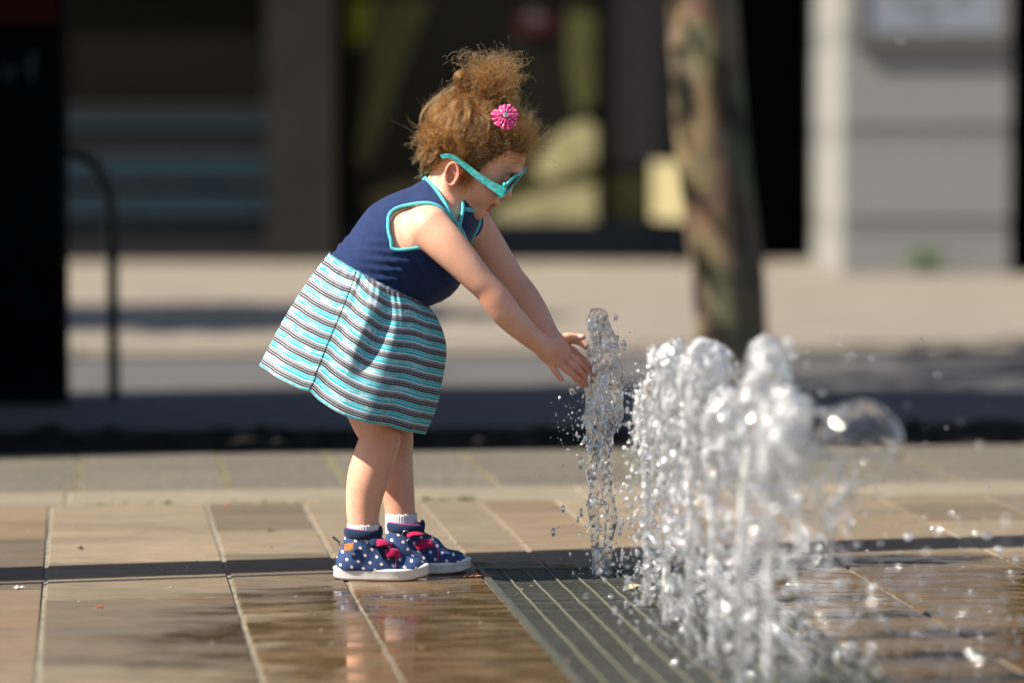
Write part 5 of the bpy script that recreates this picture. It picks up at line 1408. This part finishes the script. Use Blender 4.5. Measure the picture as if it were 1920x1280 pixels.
jet('clear jet in sharp focus at the girl\'s fingertips', (1128, 1078),
    [[(1117, 1078, 7, 0), (1119, 1045, 9.5, 0), (1115, 1015, 7, 0), (1116, 985, 9, .002), (1112, 950, 10.5, 0), (1114, 915, 8, 0), (1109, 885, 11, 0), (1113, 855, 11, 0), (1112, 830, 14, 0), (1122, 800, 20, 0)],
     [(1140, 1082, 9, 0), (1139, 1045, 8.5, 0), (1141, 1005, 9.5, 0), (1147, 965, 12, 0), (1138, 930, 10, 0), (1140, 895, 9, 0), (1134, 860, 11, 0), (1138, 830, 13, 0), (1132, 800, 18, 0)]],
    [(1122, 815, 17), (1129, 785, 31), (1133, 750, 37), (1135, 712, 31), (1134, 672, 29), (1131, 640, 25), (1126, 612, 20), (1123, 596, 18)], .0068, M['water'], .0015, 420, (1095, 1150, 24, 700), 3, 36, 12, .5, 0, .8)
foam = M['foamy']
jet('first blurred jet right of the clear one, lowest top of the mass', (1213, 1132),
    [[(1213, 1132, 8, 0), (1214, 1060, 8, 0), (1211, 980, 8, 0), (1214, 900, 9, 0), (1216, 850, 12, 0)]],
    [(1218, 850, 16), (1222, 800, 30), (1224, 765, 30), (1226, 735, 24), (1238, 712, 18)], .006, foam, .0022, 1500, (1190, 1260, 26, 730), 5, 26, 10)
jet('second blurred jet, standing before the left edge of the trunk base', (1250, 1168),
    [[(1250, 1168, 8, 0), (1249, 1080, 8, 0), (1250, 980, 8, 0), (1248, 900, 10, 0), (1252, 820, 14, 0)]],
    [(1252, 810, 22), (1258, 760, 34), (1262, 710, 34), (1262, 672, 27), (1266, 658, 20)], .006, foam, .0024, 1400, (1215, 1300, 30, 660), 8, 24, 10)
jet('third blurred jet with the broad white top beside the trunk', (1293, 1206),
    [[(1293, 1206, 8, 0), (1292, 1100, 8, 0), (1295, 980, 9, 0), (1294, 880, 12, 0), (1300, 800, 18, 0)]],
    [(1304, 800, 28), (1312, 750, 44), (1318, 705, 48), (1322, 680, 42), (1318, 662, 30)], .007, foam, .0024, 1400, (1255, 1370, 34, 680), 13, 22, 10)
jet('fourth blurred jet in the valley between the two white tops', (1337, 1244),
    [[(1337, 1244, 8, 0), (1336, 1120, 8, 0), (1338, 1000, 9, 0), (1340, 900, 12, 0), (1350, 840, 18, 0)]],
    [(1354, 840, 30), (1362, 800, 40), (1366, 770, 36), (1362, 745, 26)], .007, foam, .0026, 1300, (1300, 1420, 36, 760), 17, 20, 8)
jet('fifth blurred jet under the tall rounded top right of the trunk', (1388, 1288),
    [[(1388, 1288, 9, 0), (1388, 1150, 9, 0), (1391, 1000, 10, 0), (1402, 880, 12, 0), (1412, 800, 16, 0)]],
    [(1420, 790, 28), (1430, 740, 42), (1438, 700, 42), (1438, 668, 34), (1438, 655, 27)], .007, foam, .0026, 1300, (1360, 1500, 38, 700), 23, 20, 8)
jet('nearest blurred jet, farthest right, leaning over to the right', (1440, 1345),
    [[(1440, 1345, 9, 0), (1440, 1200, 9, 0), (1442, 1040, 10, 0), (1450, 900, 16, 0)]],
    [(1455, 890, 36), (1470, 830, 46), (1478, 780, 40), (1474, 750, 26)], .008, foam, .0027, 1000, (1410, 1580, 44, 800), 29, 22, 8)
# thin arching sheet of water at the right
Ys_ = float(GR(1440, 1345)[1]) - .02; ks = Ys_ / FPX
c0 = W(1600, 840, Ys_); v = []; n1, n2 = 36, 40
for i in range(n1):
    th = PI * .56 * i / (n1 - 1)
    for j in range(n2):
        ph = 2 * PI * j / n2; R_ = 78 * ks * (1 + .06 * math.sin(2 * ph + 1 + th) + .05 * math.sin(3 * th + ph) + .02 * math.sin(9 * ph + th * 8))
        v.append(c0 + np.array([R_ * math.sin(th) * math.cos(ph) + .010 * math.sin(th), R_ * .8 * math.sin(th) * math.sin(ph), R_ * 1.08 * math.cos(th)]))
f = [(i * n2 + j, i * n2 + (j + 1) % n2, (i + 1) * n2 + (j + 1) % n2, (i + 1) * n2 + j) for i in range(1, n1 - 1) for j in range(n2)] + [(n2 + j, n2 + (j + 1) % n2, 0) for j in range(n2)]
sh_ = tag(mesh('water_bubble', v, f, M['clear'], None, True), 'thin clear dome of water arching out right of the jets', 'water dome')
md = sh_.modifiers.new('film', 'SOLIDIFY'); md.thickness = .0016
# streamers from the dome back to the jets
Fs = Field()
for pts, rr_ in (([(1478, 790), (1520, 775), (1560, 772), (1600, 764)], 7), ([(1490, 830), (1540, 850), (1580, 900), (1600, 950)], 8), ([(1485, 860), (1520, 900), (1545, 960), (1560, 1030), (1540, 1080)], 8), ([(1470, 880), (1490, 940), (1500, 1000), (1490, 1060)], 9),
                 ([(1672, 850), (1660, 885), (1630, 900), (1600, 905)], 5), ([(1600, 905), (1570, 940), (1560, 985)], 7)):
    Fs.chain([W(x, y, Ys_ + rw.normal() * .02) for x, y in pts], [rr_ * ks, rr_ * ks * .6, rr_ * ks * .9, rr_ * ks * .5, rr_ * ks * .7][:len(pts)], .01, n=18)
V, Q = surface(Fs, W(1440, 1120, Ys_) - [0, .15, 0], W(1720, 740, Ys_) + [0, .15, 0], .0026, post=lambda P, D: D + wob(P, 170, 41) * .004 + wob(P, 400, 43) * .002)
tag(mesh('water_streamers', V, Q, foam, None, True), 'ragged ropes of falling water hanging under the clear dome', 'water splash')
# spray
n = 1500; x = np.concatenate([rw.normal(1440, 110, 900), rw.uniform(1450, 1920, 600)]); y = np.concatenate([rw.normal(1080, 120, 900), 1280 - rw.gamma(2, 80, 600)])
Yd = np.clip(rw.normal(5.6, .38, n), 4.8, 6.6); P = np.array([W(a, b, c) for a, b, c in zip(x, y, Yd)]); ok = (P[:, 2] > .003)
R_ = np.clip(rw.gamma(1.6, .0010, n), .0005, .0045)
tag(drops('spray', P[ok], R_[ok], M['dropw']), 'fine spray of falling drops right of the blurred jets', 'water spray')
big = [(1748, 664, 2.6), (1758, 702, 2.4), (1596, 667, 2.4), (1543, 736, 2.8), (1582, 680, 1.8), (1635, 672, 2), (1563, 632, 2), (1570, 777, 3.4), (1585, 775, 3.4), (1480, 770, 3), (1494, 796, 3.4), (1464, 772, 3), (1536, 905, 4), (1548, 893, 3), (1620, 866, 3.4), (1605, 882, 4), (1537, 1003, 4.4), (1390, 1020, 4), (1399, 970, 4), (1396, 905, 4), (1400, 1045, 4.4), (1400, 1100, 3.6),
       (1708, 1116, 2.8), (1800, 985, 2.4), (1796, 970, 2.2), (1888, 982, 2.4), (1666, 1074, 2.6), (1665, 1090, 2.6), (1682, 1128, 2.8), (1615, 1138, 2.8), (1530, 1058, 3.2), (1567, 1097, 3), (1608, 1118, 2.6), (1784, 962, 2.2), (1860, 620, 1.5), (1700, 760, 1.6), (1800, 790, 1.8), (1735, 832, 2)]
P = np.array([W(a, b, 5.55 + rw.normal() * .15) for a, b, _ in big]); tag(drops('flying_drops', P, np.array([c * .001 for *_, c in big]), M['dropw'], flat_=.75), 'separate round drops flying up right of the jets', 'water drops')
n = 170; x = rw.normal(1075, 30, n); y = rw.normal(800, 34, n); P = np.array([W(a, b, 6.87 + rw.normal() * .03) for a, b in zip(x, y)])
x2 = rw.uniform(1140, 1200, 120); y2 = rw.uniform(620, 800, 120); P2 = np.array([W(a, b, 6.87 + rw.normal() * .03) for a, b in zip(x2, y2)])
P = np.concatenate([P, P2]); tag(drops('fine_drops', P, np.clip(rw.gamma(1.5, .0006, len(P)), .0004, .0026), M['dropw']), 'tiny sharp drops flying off below the girl\'s hands', 'water drops')
# leaf and fallen petals on the paving at her toes, crumb on the grating
lf = GR(903, 1066); mb = MB()
for k in range(3):
    a = k * .9 - .4; c = Vector((lf[0], lf[1], .006)); d_ = Vector((math.cos(a), math.sin(a), .5)).normalized() * .012; s_ = Vector((-math.sin(a), math.cos(a), .3)).normalized() * .006
    mb.add([c, c + d_ * .5 + s_, c + d_, c + d_ * .5 - s_], [(0, 1, 2, 3)])
tag(mb.build('green_leaf', M['leaf']), 'small green leaf at the corner of the grating by the shoe tip', 'leaf')
tf = GR(890, 1083); mb = MB()
for k in range(9):
    a = random.uniform(-.5, .6) if k < 7 else random.uniform(1, 2); L = random.uniform(.008, .02); c = Vector((tf[0] + random.gauss(0, .014), tf[1] + random.gauss(0, .006), .003))
    mb.tube([c, c + Vector((math.cos(a) * L * .5, math.sin(a) * L * .5, .002)), c + Vector((math.cos(a) * L, math.sin(a) * L, .0005 + .006 * (k >= 7)))], .0009, 5)
tag(mb.build('orange_threads', simple('orange_petal', (.55, .16, .03), .6), smooth=True), 'orange fallen blossom threads on the wet paving before the shoe tip', 'blossom')
bf = GR(1187, 1104); F = Field(); 
for k in range(9): F.ell(np.array([bf[0], bf[1], .004]) + rw.normal(size=3) * [.006, .004, .0015], (.0045, .004, .003), k=.002)
V, Q = surface(F, bf - .04, bf + .04, .0012, post=lambda P, D: D + wob(P, 700, 2) * .001); tag(mesh('crumb', V, Q, simple('yellow_crumb', (.45, .42, .25), .9), None, True), 'pale yellow crumb lying on the grating behind the second jet', 'crumb')
